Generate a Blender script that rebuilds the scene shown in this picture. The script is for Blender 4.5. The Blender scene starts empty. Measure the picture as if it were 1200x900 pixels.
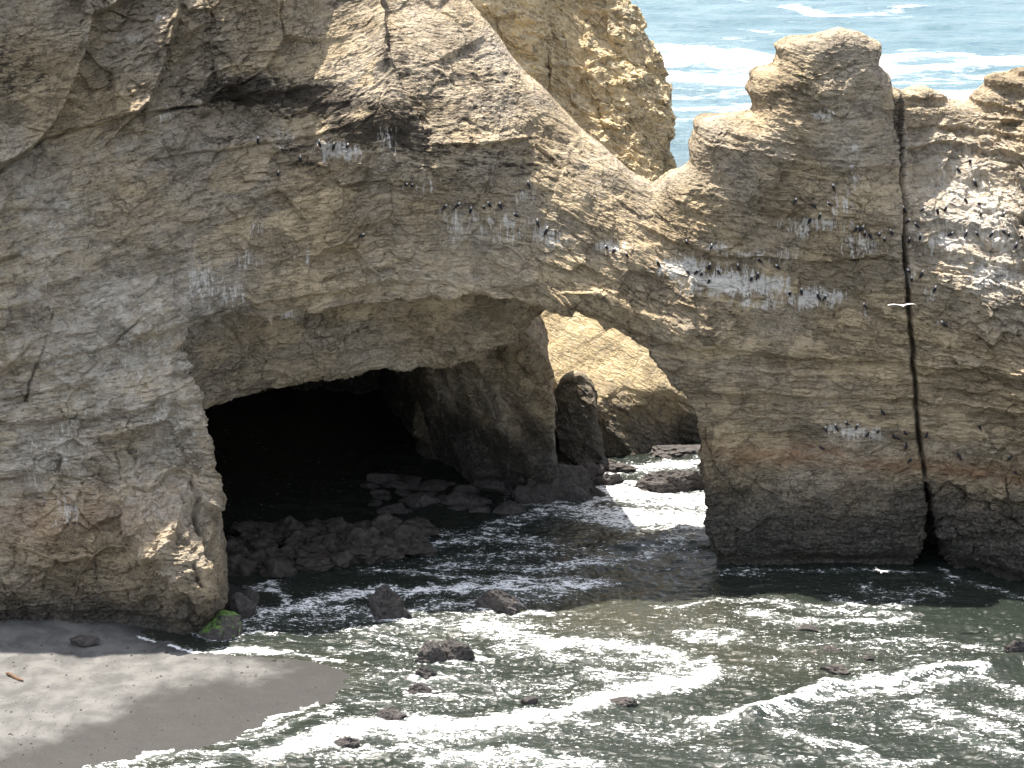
import bpy, math, random
import numpy as np
from mathutils import Vector
from mathutils.bvhtree import BVHTree

random.seed(7)
RNG = np.random.default_rng(11)
scene = bpy.context.scene
COL = scene.collection

# ------------------------------------------------------------------ camera
CAM_Z = 60.0
PITCH = math.radians(16.4)
FPX = 2239.0                       # focal length in pixels of a 1200 px wide picture
cd = bpy.data.cameras.new('camera'); cam = bpy.data.objects.new('camera', cd); COL.objects.link(cam)
cam.location = (0, 0, CAM_Z); cam.rotation_euler = (math.radians(90) - PITCH, 0, 0)
cd.sensor_width = 36; cd.lens = FPX / 1200 * 36; cd.clip_start = 1; cd.clip_end = 20000
scene.camera = cam
SP, CP = math.sin(PITCH), math.cos(PITCH)

def ray(px, py):
    u = (px - 600) / FPX; v = (450 - py) / FPX
    return np.array([u, CP + v * SP, -SP + v * CP])
def at_y(px, py, Y):
    d = ray(px, py); return d * (Y / d[1]) + np.array([0, 0, CAM_Z])
def at_z(px, py, z=0.0):
    d = ray(px, py); return d * ((z - CAM_Z) / d[2]) + np.array([0, 0, CAM_Z])

# ------------------------------------------------------------------ numpy noise
_P = RNG.permutation(1024).astype(np.int64); _V = RNG.random(1024).astype(np.float32)
def _h(i, j, k):
    return _P[(_P[(_P[i & 1023] + j) & 1023] + k) & 1023]
def vnoise(x, y, z):
    xi = np.floor(x); yi = np.floor(y); zi = np.floor(z)
    fx = (x - xi); fy = (y - yi); fz = (z - zi)
    fx = fx * fx * fx * (fx * (fx * 6 - 15) + 10); fy = fy * fy * fy * (fy * (fy * 6 - 15) + 10); fz = fz * fz * (3 - 2 * fz)
    xi = xi.astype(np.int64); yi = yi.astype(np.int64); zi = zi.astype(np.int64)
    def g(a, b, c): return _V[_h(xi + a, yi + b, zi + c)]
    x0 = g(0,0,0) * (1 - fx) + g(1,0,0) * fx; x1 = g(0,1,0) * (1 - fx) + g(1,1,0) * fx
    x2 = g(0,0,1) * (1 - fx) + g(1,0,1) * fx; x3 = g(0,1,1) * (1 - fx) + g(1,1,1) * fx
    return ((x0 * (1 - fy) + x1 * fy) * (1 - fz) + (x2 * (1 - fy) + x3 * fy) * fz) * 2 - 1
def fbm(x, y, z, f, octv=4, ridged=False, gain=0.5):
    r = 0; a = 1; s = 0
    for o in range(octv):
        n = vnoise(x * f + 13.7 * o, y * f + 7.1 * o, z * f + 3.3 * o)
        if ridged: n = 1 - 2 * np.abs(n)
        r = r + a * n; s += a; a *= gain; f *= 2.03
    return r / s
def voro(x, y, z, f):
    """F1, F2 and a random value per cell"""
    x = x * f; y = y * f; z = z * f
    xi = np.floor(x).astype(np.int64); yi = np.floor(y).astype(np.int64); zi = np.floor(z).astype(np.int64)
    b1 = np.full(x.shape, 9.0, np.float32); b2 = b1.copy(); cid = np.zeros(x.shape, np.float32); tl = cid.copy()
    for a in (-1, 0, 1):
        for b in (-1, 0, 1):
            for c in (-1, 0, 1):
                h = _h(xi + a, yi + b, zi + c)
                dx = xi + a + _V[h] - x; dy = yi + b + _V[(h * 7 + 3) & 1023] - y; dz = zi + c + _V[(h * 13 + 5) & 1023] - z
                d = dx * dx + dy * dy + dz * dz
                m = d < b1
                b2 = np.where(m, b1, np.minimum(b2, d)); r5 = _V[(h * 5 + 1) & 1023]; cid = np.where(m, r5, cid); tl = np.where(m, dx * (_V[(h * 3 + 9) & 1023] - .5) + dz * (_V[(h * 11 + 2) & 1023] - .35), tl); b1 = np.where(m, d, b1)
    return np.sqrt(b1), np.sqrt(b2), cid, tl
def sstep(a, b, x):
    t = np.clip((x - a) / (b - a), 0, 1); return t * t * (3 - 2 * t)
def tab(s, f, sharp=0.35, seed=0):
    """steps: a random height per bed, with a short slope between beds"""
    u = s * f; i = np.floor(u); t = u - i
    i = i.astype(np.int64) + seed * 101
    a = _V[_P[i & 1023]]; b = _V[_P[(i + 1) & 1023]]
    return a + (b - a) * sstep(1 - sharp, 1, t) - 0.5

# ------------------------------------------------------------------ front face of the rock: y = F(x, z)
CP_FRONT = [  # (px, py, Y)
 (-150,735,136.5),(0,735,137),(80,735,137),(150,733,137.0),(200,732,135.2),(235,732,134.5),(275,730,136.4),(-300,400,139),(-300,60,145),
 (0,690,136.9),(100,680,137.6),(150,640,137.9),(180,612,136.0),(210,645,134.6),(240,690,133.9),(255,600,139.0),(180,690,135.9),
 (0,600,138.6),(100,580,139.6),(200,560,141.4),(240,500,141.8),
 (0,480,140.2),(120,440,143.2),(218,400,144.4),(-120,400,140.5),
 (0,330,142.2),(120,300,145.4),(218,330,146.4),(330,340,148.0),(255,390,146.8),
 (0,190,144.4),(120,160,147.3),(240,180,148.6),(350,220,148.6),(430,300,149.4),
 (0,60,146.0),(120,50,149.4),(250,60,149.6),(300,110,150.6),(-120,60,145.4),
 (0,-60,147.3),(150,-80,152),(300,-40,152.5),
 (400,100,153.2),(400,40,157),(400,-40,160.5),(480,130,152.5),(500,60,156.4),(520,0,162),(480,-60,164),
 (480,200,150.6),(560,150,152.6),(600,130,156.2),(620,200,153.2),(660,180,155.5),(700,240,152.6),(740,235,155),(770,260,153.4),
 (560,300,150.6),(500,345,149.6),(640,340,149.8),(700,320,150.2),(740,380,149.8),
 (800,330,150.3),(800,240,153.0),(830,480,149.8),(830,570,149.6),(835,660,149.8),
 (900,660,149.6),(900,560,149.9),(900,420,150.0),(900,300,151.0),(880,200,151.9),(960,100,152.8),(980,50,153.0),
 (1000,250,151.3),(1000,400,150.2),(1000,560,149.4),(1000,662,149.2),
 (1045,110,153.0),(1050,250,151.2),(1050,450,149.8),(1085,665,149.2),
 (1085,120,158),(1085,200,155.6),(1085,300,150.8),(1100,400,149.4),(1110,520,149.2),(1130,670,148.6),
 (1150,140,160.5),(1150,220,155.0),(1150,300,149.8),(1160,400,148.4),(1180,550,147.4),(1200,685,146.0),
 (1280,120,153),(1280,300,145.6),(1280,500,144),(1300,690,143.5),(1280,220,149),
]
_cw = np.array([at_y(*c) for c in CP_FRONT])
_cx, _cz, _cy = _cw[:, 0], _cw[:, 2], _cw[:, 1]
def _phi(r2): return 0.5 * r2 * np.log(r2 + 1e-6)
_n = len(_cx)
_A = np.zeros((_n + 3, _n + 3))
_A[:_n, :_n] = _phi((_cx[:, None] - _cx) ** 2 + (_cz[:, None] - _cz) ** 2) + np.eye(_n) * 2.0
_A[:_n, _n:] = np.stack([np.ones(_n), _cx, _cz], 1); _A[_n:, :_n] = _A[:_n, _n:].T
_w = np.linalg.solve(_A, np.concatenate([_cy, [0, 0, 0]]))
def F(x, z):
    x = np.asarray(x, float); z = np.asarray(z, float)
    r = _w[_n] + _w[_n + 1] * x + _w[_n + 2] * z
    for i in range(_n): r = r + _w[i] * _phi((x - _cx[i]) ** 2 + (z - _cz[i]) ** 2)
    return r
def on_front(px, py, it=8):
    Y = 148.0
    for _ in range(it):
        p = at_y(px, py, Y); Y = float(F(p[0], p[2]))
    return at_y(px, py, Y)
def PW(pts):
    """picture trace -> (x, z) on the front face"""
    return np.array([on_front(*p)[[0, 2]] for p in pts])

# outline of the crest, traced at the crest's own depth (px, py, Y)
CREST = [(-900,-110,151),(0,-110,151.5),(235,-85,153),(300,-60,156),(360,-45,160.5),(500,-50,165),(548,0,165),(580,40,163),(600,72,161.5),(640,112,160),(700,170,158),(735,203,156.8),(768,222,156),
 (790,207,155),(803,200,155),(815,196,155),(811,175,153.8),(822,160,153.8),(818,150,153.8),(828,145,153.8),(886,140,152.9),(892,130,153.4),(880,110,153.4),
 (888,100,153.9),(888,90,153.9),(914,82,154.4),(917,62,154.9),(912,58,154.9),(926,47,155.4),(960,42,155.4),(985,33,155.4),(1012,38,155.4),(1036,52,154.9),(1036,64,154.9),
 (1028,74,154.9),(1046,90,154.4),(1049,106,154.4),(1062,109,158),(1086,107,159),(1098,113,159.5),(1116,121,160),(1150,128,160),(1160,116,160),(1171,106,160),(1167,93,160),(1200,82,160),(1300,60,160),(1500,40,160)]
_cr = np.array([at_y(*c) for c in CREST])
CREST_XZ = [tuple(p[[0, 2]]) for p in _cr] + [(75, -80), (-75, -80)]

def poly_sd(P, X, Z):
    """signed distance to polygon, positive inside"""
    P = np.array(P); n = len(P)
    d2 = np.full(X.shape, 1e12); ins = np.zeros(X.shape, bool)
    for i in range(n):
        ax, az = P[i]; bx, bz = P[(i + 1) % n]
        ex, ez = bx - ax, bz - az; wx, wz = X - ax, Z - az
        t = np.clip((wx * ex + wz * ez) / (ex * ex + ez * ez + 1e-12), 0, 1)
        d2 = np.minimum(d2, (wx - ex * t) ** 2 + (wz - ez * t) ** 2)
        c = ((az > Z) != (bz > Z)) & (X < (bx - ax) * (Z - az) / (bz - az + 1e-12) + ax)
        ins ^= c
    d = np.sqrt(d2); return np.where(ins, d, -d)
def seg_dist(P, X, Z):
    """distance to an open polyline and the position 0..1 along it"""
    P = np.asarray(P); d2 = np.full(X.shape, 1e12); tt = np.zeros(X.shape); L = len(P) - 1
    for i in range(L):
        ax, az = P[i]; ex, ez = P[i + 1] - P[i]; wx, wz = X - ax, Z - az
        t = np.clip((wx * ex + wz * ez) / (ex * ex + ez * ez + 1e-12), 0, 1)
        d = (wx - ex * t) ** 2 + (wz - ez * t) ** 2
        m = d < d2; tt = np.where(m, (i + t) / L, tt); d2 = np.where(m, d, d2)
    return np.sqrt(d2), tt

# lip of the cave and arch opening (px, py) on the front face
LIP = [(150,402),(215,395),(228,384),(300,377),(350,370),(430,363),(480,356),(560,350),(600,353),(640,360),(675,368),(700,379),(722,391),(742,404),(762,424),(784,446),(800,463),(812,490),(818,520),(824,552),(829,585),(832,620),(833,668)]
_lw = PW(LIP)
LX, LZ = _lw[:, 0].copy(), _lw[:, 1].copy()
for i in range(1, len(LX)): LX[i] = max(LX[i], LX[i - 1] + 0.08)
LX = np.append(LX, LX[-1] + 1.0); LZ = np.append(LZ, -9)
def lipz(x): return np.interp(x, LX, LZ)

def surface_nets(V, org, h):
    """V > 0 inside; returns verts, quads"""
    nx, ny, nz = V.shape
    S = V > 0
    c = [S[a:nx-1+a, b:ny-1+b, d:nz-1+d] for a in (0,1) for b in (0,1) for d in (0,1)]
    cnt = sum(k.astype(np.int8) for k in c)
    act = (cnt > 0) & (cnt < 8)
    idx = np.full(act.shape, -1, np.int64); ii = np.argwhere(act); idx[act] = np.arange(len(ii))
    acc = np.zeros((len(ii), 3)); num = np.zeros(len(ii))
    off = [(a, b, d) for a in (0,1) for b in (0,1) for d in (0,1)]
    for e0 in off:
        for ax in range(3):
            if e0[ax]: continue
            e1 = list(e0); e1[ax] = 1
            v0 = V[ii[:,0]+e0[0], ii[:,1]+e0[1], ii[:,2]+e0[2]]; v1 = V[ii[:,0]+e1[0], ii[:,1]+e1[1], ii[:,2]+e1[2]]
            m = (v0 > 0) != (v1 > 0)
            t = np.where(m, v0 / np.where(m, v0 - v1, 1), 0)
            p = np.tile(np.array(e0, float), (len(ii), 1)); p[:, ax] = t
            acc += p * m[:, None]; num += m
    verts = (ii + acc / num[:, None]) * h + np.array(org)
    quads = []
    for ax in range(3):
        s0 = [slice(None)] * 3; s1 = [slice(None)] * 3; s0[ax] = slice(0, -1); s1[ax] = slice(1, None)
        A, B = S[tuple(s0)], S[tuple(s1)]
        o1, o2 = [(1, 2), (2, 0), (0, 1)][ax]
        for flip in (False, True):
            m = (A & ~B) if not flip else (~A & B)
            p = np.argwhere(m)
            ok = (p[:, o1] > 0) & (p[:, o2] > 0) & (p[:, o1] < V.shape[o1] - 1) & (p[:, o2] < V.shape[o2] - 1)
            p = p[ok]
            def q(d1, d2):
                r = p.copy(); r[:, o1] -= d1; r[:, o2] -= d2; return idx[r[:, 0], r[:, 1], r[:, 2]]
            f = np.stack([q(1, 1), q(0, 1), q(0, 0), q(1, 0)], 1)
            quads.append(f[:, ::-1] if flip else f)
    return verts, np.concatenate(quads)

def mesh_from(verts, faces, name='mesh', smooth=False):
    me = bpy.data.meshes.new(name); n = faces.shape[1]
    me.vertices.add(len(verts)); me.vertices.foreach_set('co', np.ascontiguousarray(verts, np.float32).ravel())
    me.loops.add(faces.size); me.loops.foreach_set('vertex_index', np.ascontiguousarray(faces, np.int32).ravel())
    me.polygons.add(len(faces)); me.polygons.foreach_set('loop_start', np.arange(len(faces), dtype=np.int32) * n)
    me.polygons.foreach_set('use_smooth', np.full(len(faces), smooth))
    me.update(calc_edges=True); return me
def add_attr(me, name, v):
    a = me.attributes.new(name, 'FLOAT', 'POINT'); a.data.foreach_set('value', np.ascontiguousarray(v, np.float32))
def subdivide(verts, quads, lv):
    me = mesh_from(verts, quads); o = bpy.data.objects.new('tmp', me); COL.objects.link(o)
    m = o.modifiers.new('s', 'SUBSURF'); m.levels = lv; m.render_levels = lv; m.boundary_smooth = 'ALL'
    dg = bpy.context.evaluated_depsgraph_get(); e = o.evaluated_get(dg); em = e.to_mesh()
    nv = len(em.vertices); v = np.empty(nv * 3, np.float32); em.vertices.foreach_get('co', v)
    nn = np.empty(nv * 3, np.float32); em.vertices.foreach_get('normal', nn)
    q = np.empty(len(em.loops), np.int32); em.loops.foreach_get('vertex_index', q)
    e.to_mesh_clear(); bpy.data.objects.remove(o); bpy.data.meshes.remove(me)
    return v.reshape(-1, 3).astype(np.float64), nn.reshape(-1, 3).astype(np.float64), q.reshape(-1, 4)
def tag(o, label=None, cat=None, group=None, kind=None):
    if label: o['label'] = label
    if cat: o['category'] = cat
    if group: o['group'] = group
    if kind: o['kind'] = kind
    return o
def link(name, me, mat, parent=None):
    o = bpy.data.objects.new(name, me); COL.objects.link(o)
    if mat: me.materials.append(mat)
    if parent: o.parent = parent; o.matrix_parent_inverse = parent.matrix_world.inverted() if False else o.matrix_parent_inverse
    return o

# ------------------------------------------------------------------ materials
def NT(name):
    m = bpy.data.materials.new(name); m.use_nodes = True; nt = m.node_tree
    for n in list(nt.nodes): nt.nodes.remove(n)
    out = nt.nodes.new('ShaderNodeOutputMaterial'); b = nt.nodes.new('ShaderNodeBsdfPrincipled'); nt.links.new(b.outputs[0], out.inputs[0])
    return m, nt, b
class G:
    def __init__(s, nt): s.nt = nt
    def n(s, t, **k):
        n = s.nt.nodes.new(t)
        for a, v in k.items(): setattr(n, a, v)
        return n
    def put(s, sock, v):
        if isinstance(v, (int, float)): sock.default_value = v
        elif isinstance(v, (tuple, list)): sock.default_value = (*v, 1) if len(v) == 3 and len(sock.default_value) == 4 else v
        else: s.nt.links.new(v, sock)
    def attr(s, name): return s.n('ShaderNodeAttribute', attribute_name=name).outputs['Fac']
    def m(s, op, a, b=None, c=None, clamp=False):
        n = s.n('ShaderNodeMath', operation=op, use_clamp=clamp)
        for i, v in enumerate((a, b, c)):
            if v is not None: s.put(n.inputs[i], v)
        return n.outputs[0]
    def mix(s, f, a, b):
        n = s.n('ShaderNodeMix', data_type='RGBA'); s.put(n.inputs['Factor'], f); s.put(n.inputs[6], a); s.put(n.inputs[7], b); return n.outputs[2]
    def ss(s, v, a, b):
        n = s.n('ShaderNodeMapRange', interpolation_type='SMOOTHSTEP'); s.put(n.inputs[0], v); n.inputs[1].default_value = a; n.inputs[2].default_value = b; return n.outputs[0]
    def noise(s, vec, scale, detail=4, rough=0.55, dist=0.0, out='Fac'):
        n = s.n('ShaderNodeTexNoise'); s.put(n.inputs['Vector'], vec); n.inputs['Scale'].default_value = scale; n.inputs['Detail'].default_value = detail
        n.inputs['Roughness'].default_value = rough; n.inputs['Distortion'].default_value = dist; return n.outputs[out]
    def xyz(s, x, y, z):
        n = s.n('ShaderNodeCombineXYZ'); s.put(n.inputs[0], x); s.put(n.inputs[1], y); s.put(n.inputs[2], z); return n.outputs[0]
    def voro(s, vec, scale, feat='DISTANCE_TO_EDGE'):
        n = s.n('ShaderNodeTexVoronoi', feature=feat); s.put(n.inputs['Vector'], vec); n.inputs['Scale'].default_value = scale; return n.outputs[0]
    def bump(s, h, strength, dist, nrm=None):
        n = s.n('ShaderNodeBump'); s.put(n.inputs['Height'], h); n.inputs['Strength'].default_value = strength; n.inputs['Distance'].default_value = dist
        if nrm is not None: s.put(n.inputs['Normal'], nrm)
        return n.outputs[0]

def rock_material(name, c_a, c_b, c_c, wet_top=7.2, guano=True):
    m, nt, b = NT(name); g = G(nt)
    geo = g.n('ShaderNodeNewGeometry').outputs['Position']
    sep = g.n('ShaderNodeSeparateXYZ'); nt.links.new(geo, sep.inputs[0]); X, Y, Z = sep.outputs
    s = g.attr('strata')
    sv = g.xyz(g.m('MULTIPLY', X, .22), g.m('MULTIPLY', Y, .22), s)
    n_big = g.noise(geo, .11, 5, .6)
    n_mid = g.noise(geo, .7, 6, .62)
    n_fine = g.noise(geo, 4.0, 8, .78)
    n_str = g.noise(sv, 1.3, 6, .65, .3)
    n_str2 = g.noise(sv, 5.0, 5, .6, .2)
    col = g.mix(g.ss(n_str, .32, .68), c_a, c_b)
    col = g.mix(g.m('MULTIPLY', g.ss(n_big, .4, .62), .85), col, c_c)
    # thin darker laminae and grain
    dk = g.m('MULTIPLY', g.ss(n_str2, .54, .70), .6)
    col = g.mix(dk, col, tuple(k * .48 for k in c_b))
    col = g.mix(g.m('MULTIPLY', g.ss(n_fine, .50, .66), .45), col, tuple(min(1, k * 1.45) for k in c_a))
    col = g.mix(g.m('MULTIPLY', g.ss(n_fine, .48, .36), .6), col, tuple(k * .42 for k in c_b))
    wn = g.noise(geo, .8, 4, .6, 0, 'Color')
    wa = g.n('ShaderNodeVectorMath', operation='MULTIPLY_ADD'); nt.links.new(wn, wa.inputs[0]); wa.inputs[1].default_value = (1.6, 1.6, 1.6); nt.links.new(g.xyz(X, Y, g.m('MULTIPLY', s, 1.35)), wa.inputs[2])
    ca = g.voro(wa.outputs[0], .38); cb = g.voro(wa.outputs[0], 1.15)
    brk = g.ss(g.noise(geo, .45, 5, .65), .44, .62)
    cl = g.m('MULTIPLY', g.m('MAXIMUM', g.ss(ca, .045, .005), g.m('MULTIPLY', g.ss(cb, .06, .01), .7)), brk)
    vc = g.n('ShaderNodeTexVoronoi', feature='F1'); nt.links.new(wa.outputs[0], vc.inputs['Vector']); vc.inputs['Scale'].default_value = .3
    vr = g.n('ShaderNodeSeparateColor'); nt.links.new(vc.outputs['Color'], vr.inputs[0])
    col = g.mix(g.m('MULTIPLY', g.ss(vr.outputs[0], .55, 1.0), .45), col, tuple(k * .55 for k in c_b)); col = g.mix(g.m('MULTIPLY', g.ss(vr.outputs[1], .55, 1.0), .45), col, tuple(min(1, k * 1.3) for k in c_a))
    bl = g.m('MULTIPLY', g.ss(g.m('ABSOLUTE', g.m('SUBTRACT', n_str, .5)), .02, .0), g.ss(n_mid, .42, .58))
    cl = g.m('MAXIMUM', cl, g.m('MULTIPLY', bl, .75))
    col = g.mix(g.m('MULTIPLY', g.ss(n_mid, .56, .72), .42), col, tuple(k * .52 for k in c_b))
    cm = g.m('SUBTRACT', 1.0, g.m('MULTIPLY', g.attr('calm'), .8))
    col = g.mix(g.m('MULTIPLY', g.m('MULTIPLY', cl, cm), .72), col, (.05, .04, .03))
    # small pits and holes
    pv = g.noise(g.xyz(g.m('MULTIPLY', X, 1.0), Y, g.m('MULTIPLY', s, 2.2)), 4.2, 3, .6)
    pit_region = g.ss(g.noise(geo, .25, 3, .6), .5, .62)
    pit = g.m('MULTIPLY', g.ss(pv, .64, .69), pit_region)
    col = g.mix(g.m('MULTIPLY', pit, .8), col, (.035, .03, .025))
    # warm seepage colour
    col = g.mix(g.m('MULTIPLY', g.attr('warm'), g.ss(n_str, .25, .6)), col, (.24, .13, .065))
    # pale weathering crust, plus sun brightness painted on the ridge and shoulder
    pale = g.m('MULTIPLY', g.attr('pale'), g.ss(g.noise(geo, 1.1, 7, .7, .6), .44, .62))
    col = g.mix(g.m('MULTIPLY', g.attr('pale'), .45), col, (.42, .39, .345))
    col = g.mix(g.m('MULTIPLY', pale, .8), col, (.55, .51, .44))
    # dark organic stain, plus shade painted into fissures and below the ridge
    dr = g.m('ADD', g.attr('dark'), g.m('MULTIPLY', g.m('SUBTRACT', g.noise(g.xyz(g.m('MULTIPLY', X, .6), Y, g.m('MULTIPLY', s, 1.8)), 1.6, 7, .75), .5), 3.0))
    dr = g.m('MULTIPLY', g.ss(dr, .25, .62), g.ss(g.attr('dark'), .02, .2))
    col = g.mix(g.m('MULTIPLY', dr, .9), col, (.035, .028, .022))
    # bird droppings with drips
    gv = g.xyz(g.m('MULTIPLY', X, 2.9), g.m('MULTIPLY', Y, 1.6), g.m('MULTIPLY', Z, .5))
    gn = g.noise(gv, 1.2, 8, .72, .5)
    ga = g.attr('guano')
    gr = g.m('MULTIPLY', g.ss(g.m('ADD', ga, g.m('MULTIPLY', g.m('SUBTRACT', gn, .5), 3.2)), .36, .72), g.ss(ga, .02, .15))
    col = g.mix(g.m('MULTIPLY', gr, .9), col, (.62, .59, .54))
    # stray white specks and dribbles
    sn = g.m('MULTIPLY', g.ss(g.noise(gv, 2.2, 6, .75, .3), .66, .72), g.ss(n_big, .42, .55))
    col = g.mix(g.m('MULTIPLY', sn, .55), col, (.50, .48, .44))
    # wave-wet, weed-dark foot of the rock
    wz = g.m('ADD', Z, g.m('MULTIPLY', g.m('SUBTRACT', n_mid, .5), 6.0))
    wz = g.m('ADD', wz, g.m('MULTIPLY', g.m('SUBTRACT', n_big, .5), 9.0))
    wz = g.m('ADD', wz, g.m('MULTIPLY', g.ss(X, -14, -22), 4.2))
    wet = g.ss(wz, wet_top + 3.6, wet_top - 3.6)
    wc = g.mix(g.ss(n_fine, .45, .62), (.02, .02, .02), (.10, .092, .08))
    col = g.mix(g.m('MULTIPLY', wet, .92), col, wc)
    ck = g.attr('crack'); col = g.mix(g.m('MULTIPLY', ck, .8), col, (.04, .033, .028))
    nt.links.new(col, b.inputs['Base Color'])
    nt.links.new(g.m('SUBTRACT', .92, g.m('MULTIPLY', wet, .35)), b.inputs['Roughness']); b.inputs['Specular IOR Level'].default_value = .25
    h = g.m('ADD', g.m('MULTIPLY', n_str2, 1.0), g.m('MULTIPLY', g.m('MULTIPLY', n_fine, .5), cm))
    vn = g.voro(g.xyz(X, Y, g.m('MULTIPLY', s, 1.6)), .9)
    h = g.m('ADD', h, g.m('MULTIPLY', g.ss(vn, .0, .05), .25))
    h = g.m('SUBTRACT', h, g.m('ADD', g.m('MULTIPLY', pit, .6), g.m('MULTIPLY', cl, .6)))
    n1 = g.bump(h, .85, .25)
    n2 = g.bump(g.noise(geo, 18, 4, .7), .6, .06, n1)
    nt.links.new(n2, b.inputs['Normal'])
    return m
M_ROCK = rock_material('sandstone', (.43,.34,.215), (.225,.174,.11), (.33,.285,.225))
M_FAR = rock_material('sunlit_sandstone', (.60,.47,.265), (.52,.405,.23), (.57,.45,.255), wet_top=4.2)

def boulder_material():
    m, nt, b = NT('wet_boulder'); g = G(nt)
    geo = g.n('ShaderNodeNewGeometry').outputs['Position']
    tc = g.n('ShaderNodeTexCoord').outputs['Object']
    n1 = g.noise(geo, 2.6, 6, .65); n2 = g.noise(geo, 14, 5, .7)
    col = g.mix(g.ss(n1, .35, .65), (.022, .019, .018), (.075, .063, .058)); col = g.mix(g.m('MULTIPLY', g.ss(n2, .55, .7), .5), col, (.17, .15, .135))
    nt.links.new(col, b.inputs['Base Color']); nt.links.new(g.m('ADD', g.m('MULTIPLY', n1, .5), .25), b.inputs['Roughness'])
    nt.links.new(g.bump(g.m('ADD', n1, g.m('MULTIPLY', n2, .6)), .9, .18), b.inputs['Normal']); return m, g, nt, b, col, geo
M_BLD = boulder_material()[0]
def moss_material():
    m, g, nt, b, col, geo = boulder_material(); m.name = 'weedy_boulder'
    nz = g.n('ShaderNodeSeparateXYZ'); nt.links.new(g.n('ShaderNodeNewGeometry').outputs['Normal'], nz.inputs[0])
    f = g.ss(g.m('ADD', nz.outputs[2], g.m('MULTIPLY', g.m('SUBTRACT', g.noise(geo, 4, 4), .5), 1.5)), .45, .8)
    nt.links.new(g.mix(f, col, (.10, .19, .035)), b.inputs['Base Color']); return m
M_MOSS = moss_material()
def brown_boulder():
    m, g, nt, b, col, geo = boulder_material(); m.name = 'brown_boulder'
    n1 = g.noise(geo, 1.7, 5, .65); nt.links.new(g.mix(g.ss(n1, .35, .68), (.022, .018, .015), (.065, .053, .043)), b.inputs['Base Color']); return m  # brown darkened further to carry the overhang's shade in the colour
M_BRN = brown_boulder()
def plain(name, c, r=.7, spec=.3):
    m, nt, b = NT(name); g = G(nt)
    tc = g.n('ShaderNodeTexCoord').outputs['Object']
    f = g.noise(tc, 22, 4, .6); nt.links.new(g.mix(f, tuple(k * .75 for k in c), tuple(min(1, k * 1.2) for k in c)), b.inputs['Base Color'])
    b.inputs['Roughness'].default_value = r; b.inputs['Specular IOR Level'].default_value = spec; return m
M_BLACK = plain('dark_plumage', (.022, .022, .028)); M_WHITE = plain('white_plumage', (.72, .71, .69)); M_GREY = plain('grey_plumage', (.16, .16, .17))
M_BILL = plain('bill', (.32, .17, .08)); M_WOOD = plain('wet_wood', (.10, .055, .03), .6)

# ------------------------------------------------------------------ SEA ARCH: volume -> surface
H = 0.38
xs = np.arange(-62, 62, H); ys = np.arange(129, 216, H); zs = np.arange(-3.5, 60, H)
XX, ZZ = np.meshgrid(xs, zs, indexing='ij')
FF = F(XX, ZZ)
warp = fbm(XX, ZZ * 0 + 5, ZZ, .35, 3) * .5
dP = poly_sd(CREST_XZ, XX, ZZ) + fbm(XX, ZZ * 0 + 9, ZZ, .8, 3) * .22
TH = 14 + 21 * (1 - sstep(3.3, 4.7, XX)) + 48 * (1 - sstep(-11, -5, XX)) + 12 * sstep(34, 55, XX)
fr = FF + 1.1 * np.exp(-np.clip(dP, -2, 50) / .45)
X3 = xs[:, None, None]; Y3 = ys[None, :, None]; Z3 = zs[None, None, :]
d_front = (Y3 - fr[:, None, :]) * .92
back = FF + TH
d_back = (back[:, None, :] - Y3)
d_sil = dP[:, None, :] - .27 * np.clip(Y3 - FF[:, None, :] - 4.0, 0, 8) - .58 * np.clip(Y3 - FF[:, None, :] - 12.0, 0, 60)
V = np.minimum(np.minimum(d_front, d_back), d_sil)
del d_front, d_back, d_sil
# chamber + passage
lz = lipz(xs); ylip = F(xs, lz); ylip = np.minimum(ylip, 150)
T = ys[None, :] - ylip[:, None]                                        # depth behind the lip
xsh = xs[:, None] - .22 * np.clip(T, 0, 40) * sstep(6, 13, xs)[:, None]
lzz = lipz(xsh)
slope = np.abs(np.gradient(lz, H)); slope = np.interp(xsh.ravel(), xs, slope).reshape(xsh.shape)
wch = 1 - sstep(-3, 6, xs)[:, None]
zt_ = np.interp(xs, [-26, -8, 2], [13.4, 16.0, 16.6])[:, None]
drop = np.clip(lzz - zt_, 0, 14) * sstep(2.6, 6.6, T) * wch + (1 - wch) * .10 * np.clip(T, 0, 30) + wch * .04 * np.clip(T - 6, 0, 40)
ZC = lzz - drop + fbm(xs[:, None] + 0 * T, ys[None, :] + 0 * T, 0 * T, .35, 3) * .6
a_c = (ZC[:, :, None] - Z3) / np.sqrt(1 + np.clip(slope, 0, 6) ** 2)[:, :, None]
leftw = X3 + 22.5 + .08 * Z3 + .5 * np.clip(Y3 - 142, 0, 30)
xe = np.interp(zs, [0, 8, 11.5, 13.7, 15.9, 18, 22], [4.0, 3.9, 3.3, 2.2, -.1, .1, .3])
yb = np.interp(xs, [-40, -22, -15, -11, -8, -4, 0, 3], [198, 201, 201, 188, 178, 171.5, 168, 167])[:, None] - (.42 * np.clip(zs, 0, 20))[None, :] * sstep(-16, -6, xs)[:, None]
yb = yb + fbm(XX * 1.0 + ZZ * .5, ZZ * 0, ZZ * .45, .3, 4, True) * 3.0 + 60 * sstep(0, .9, XX - xe[None, :])
a_b = (yb[:, None, :] - Y3) * .8
air = np.minimum(np.minimum(a_c, leftw), a_b)
V = np.minimum(V, -air)
del air, a_c, a_b
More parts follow.
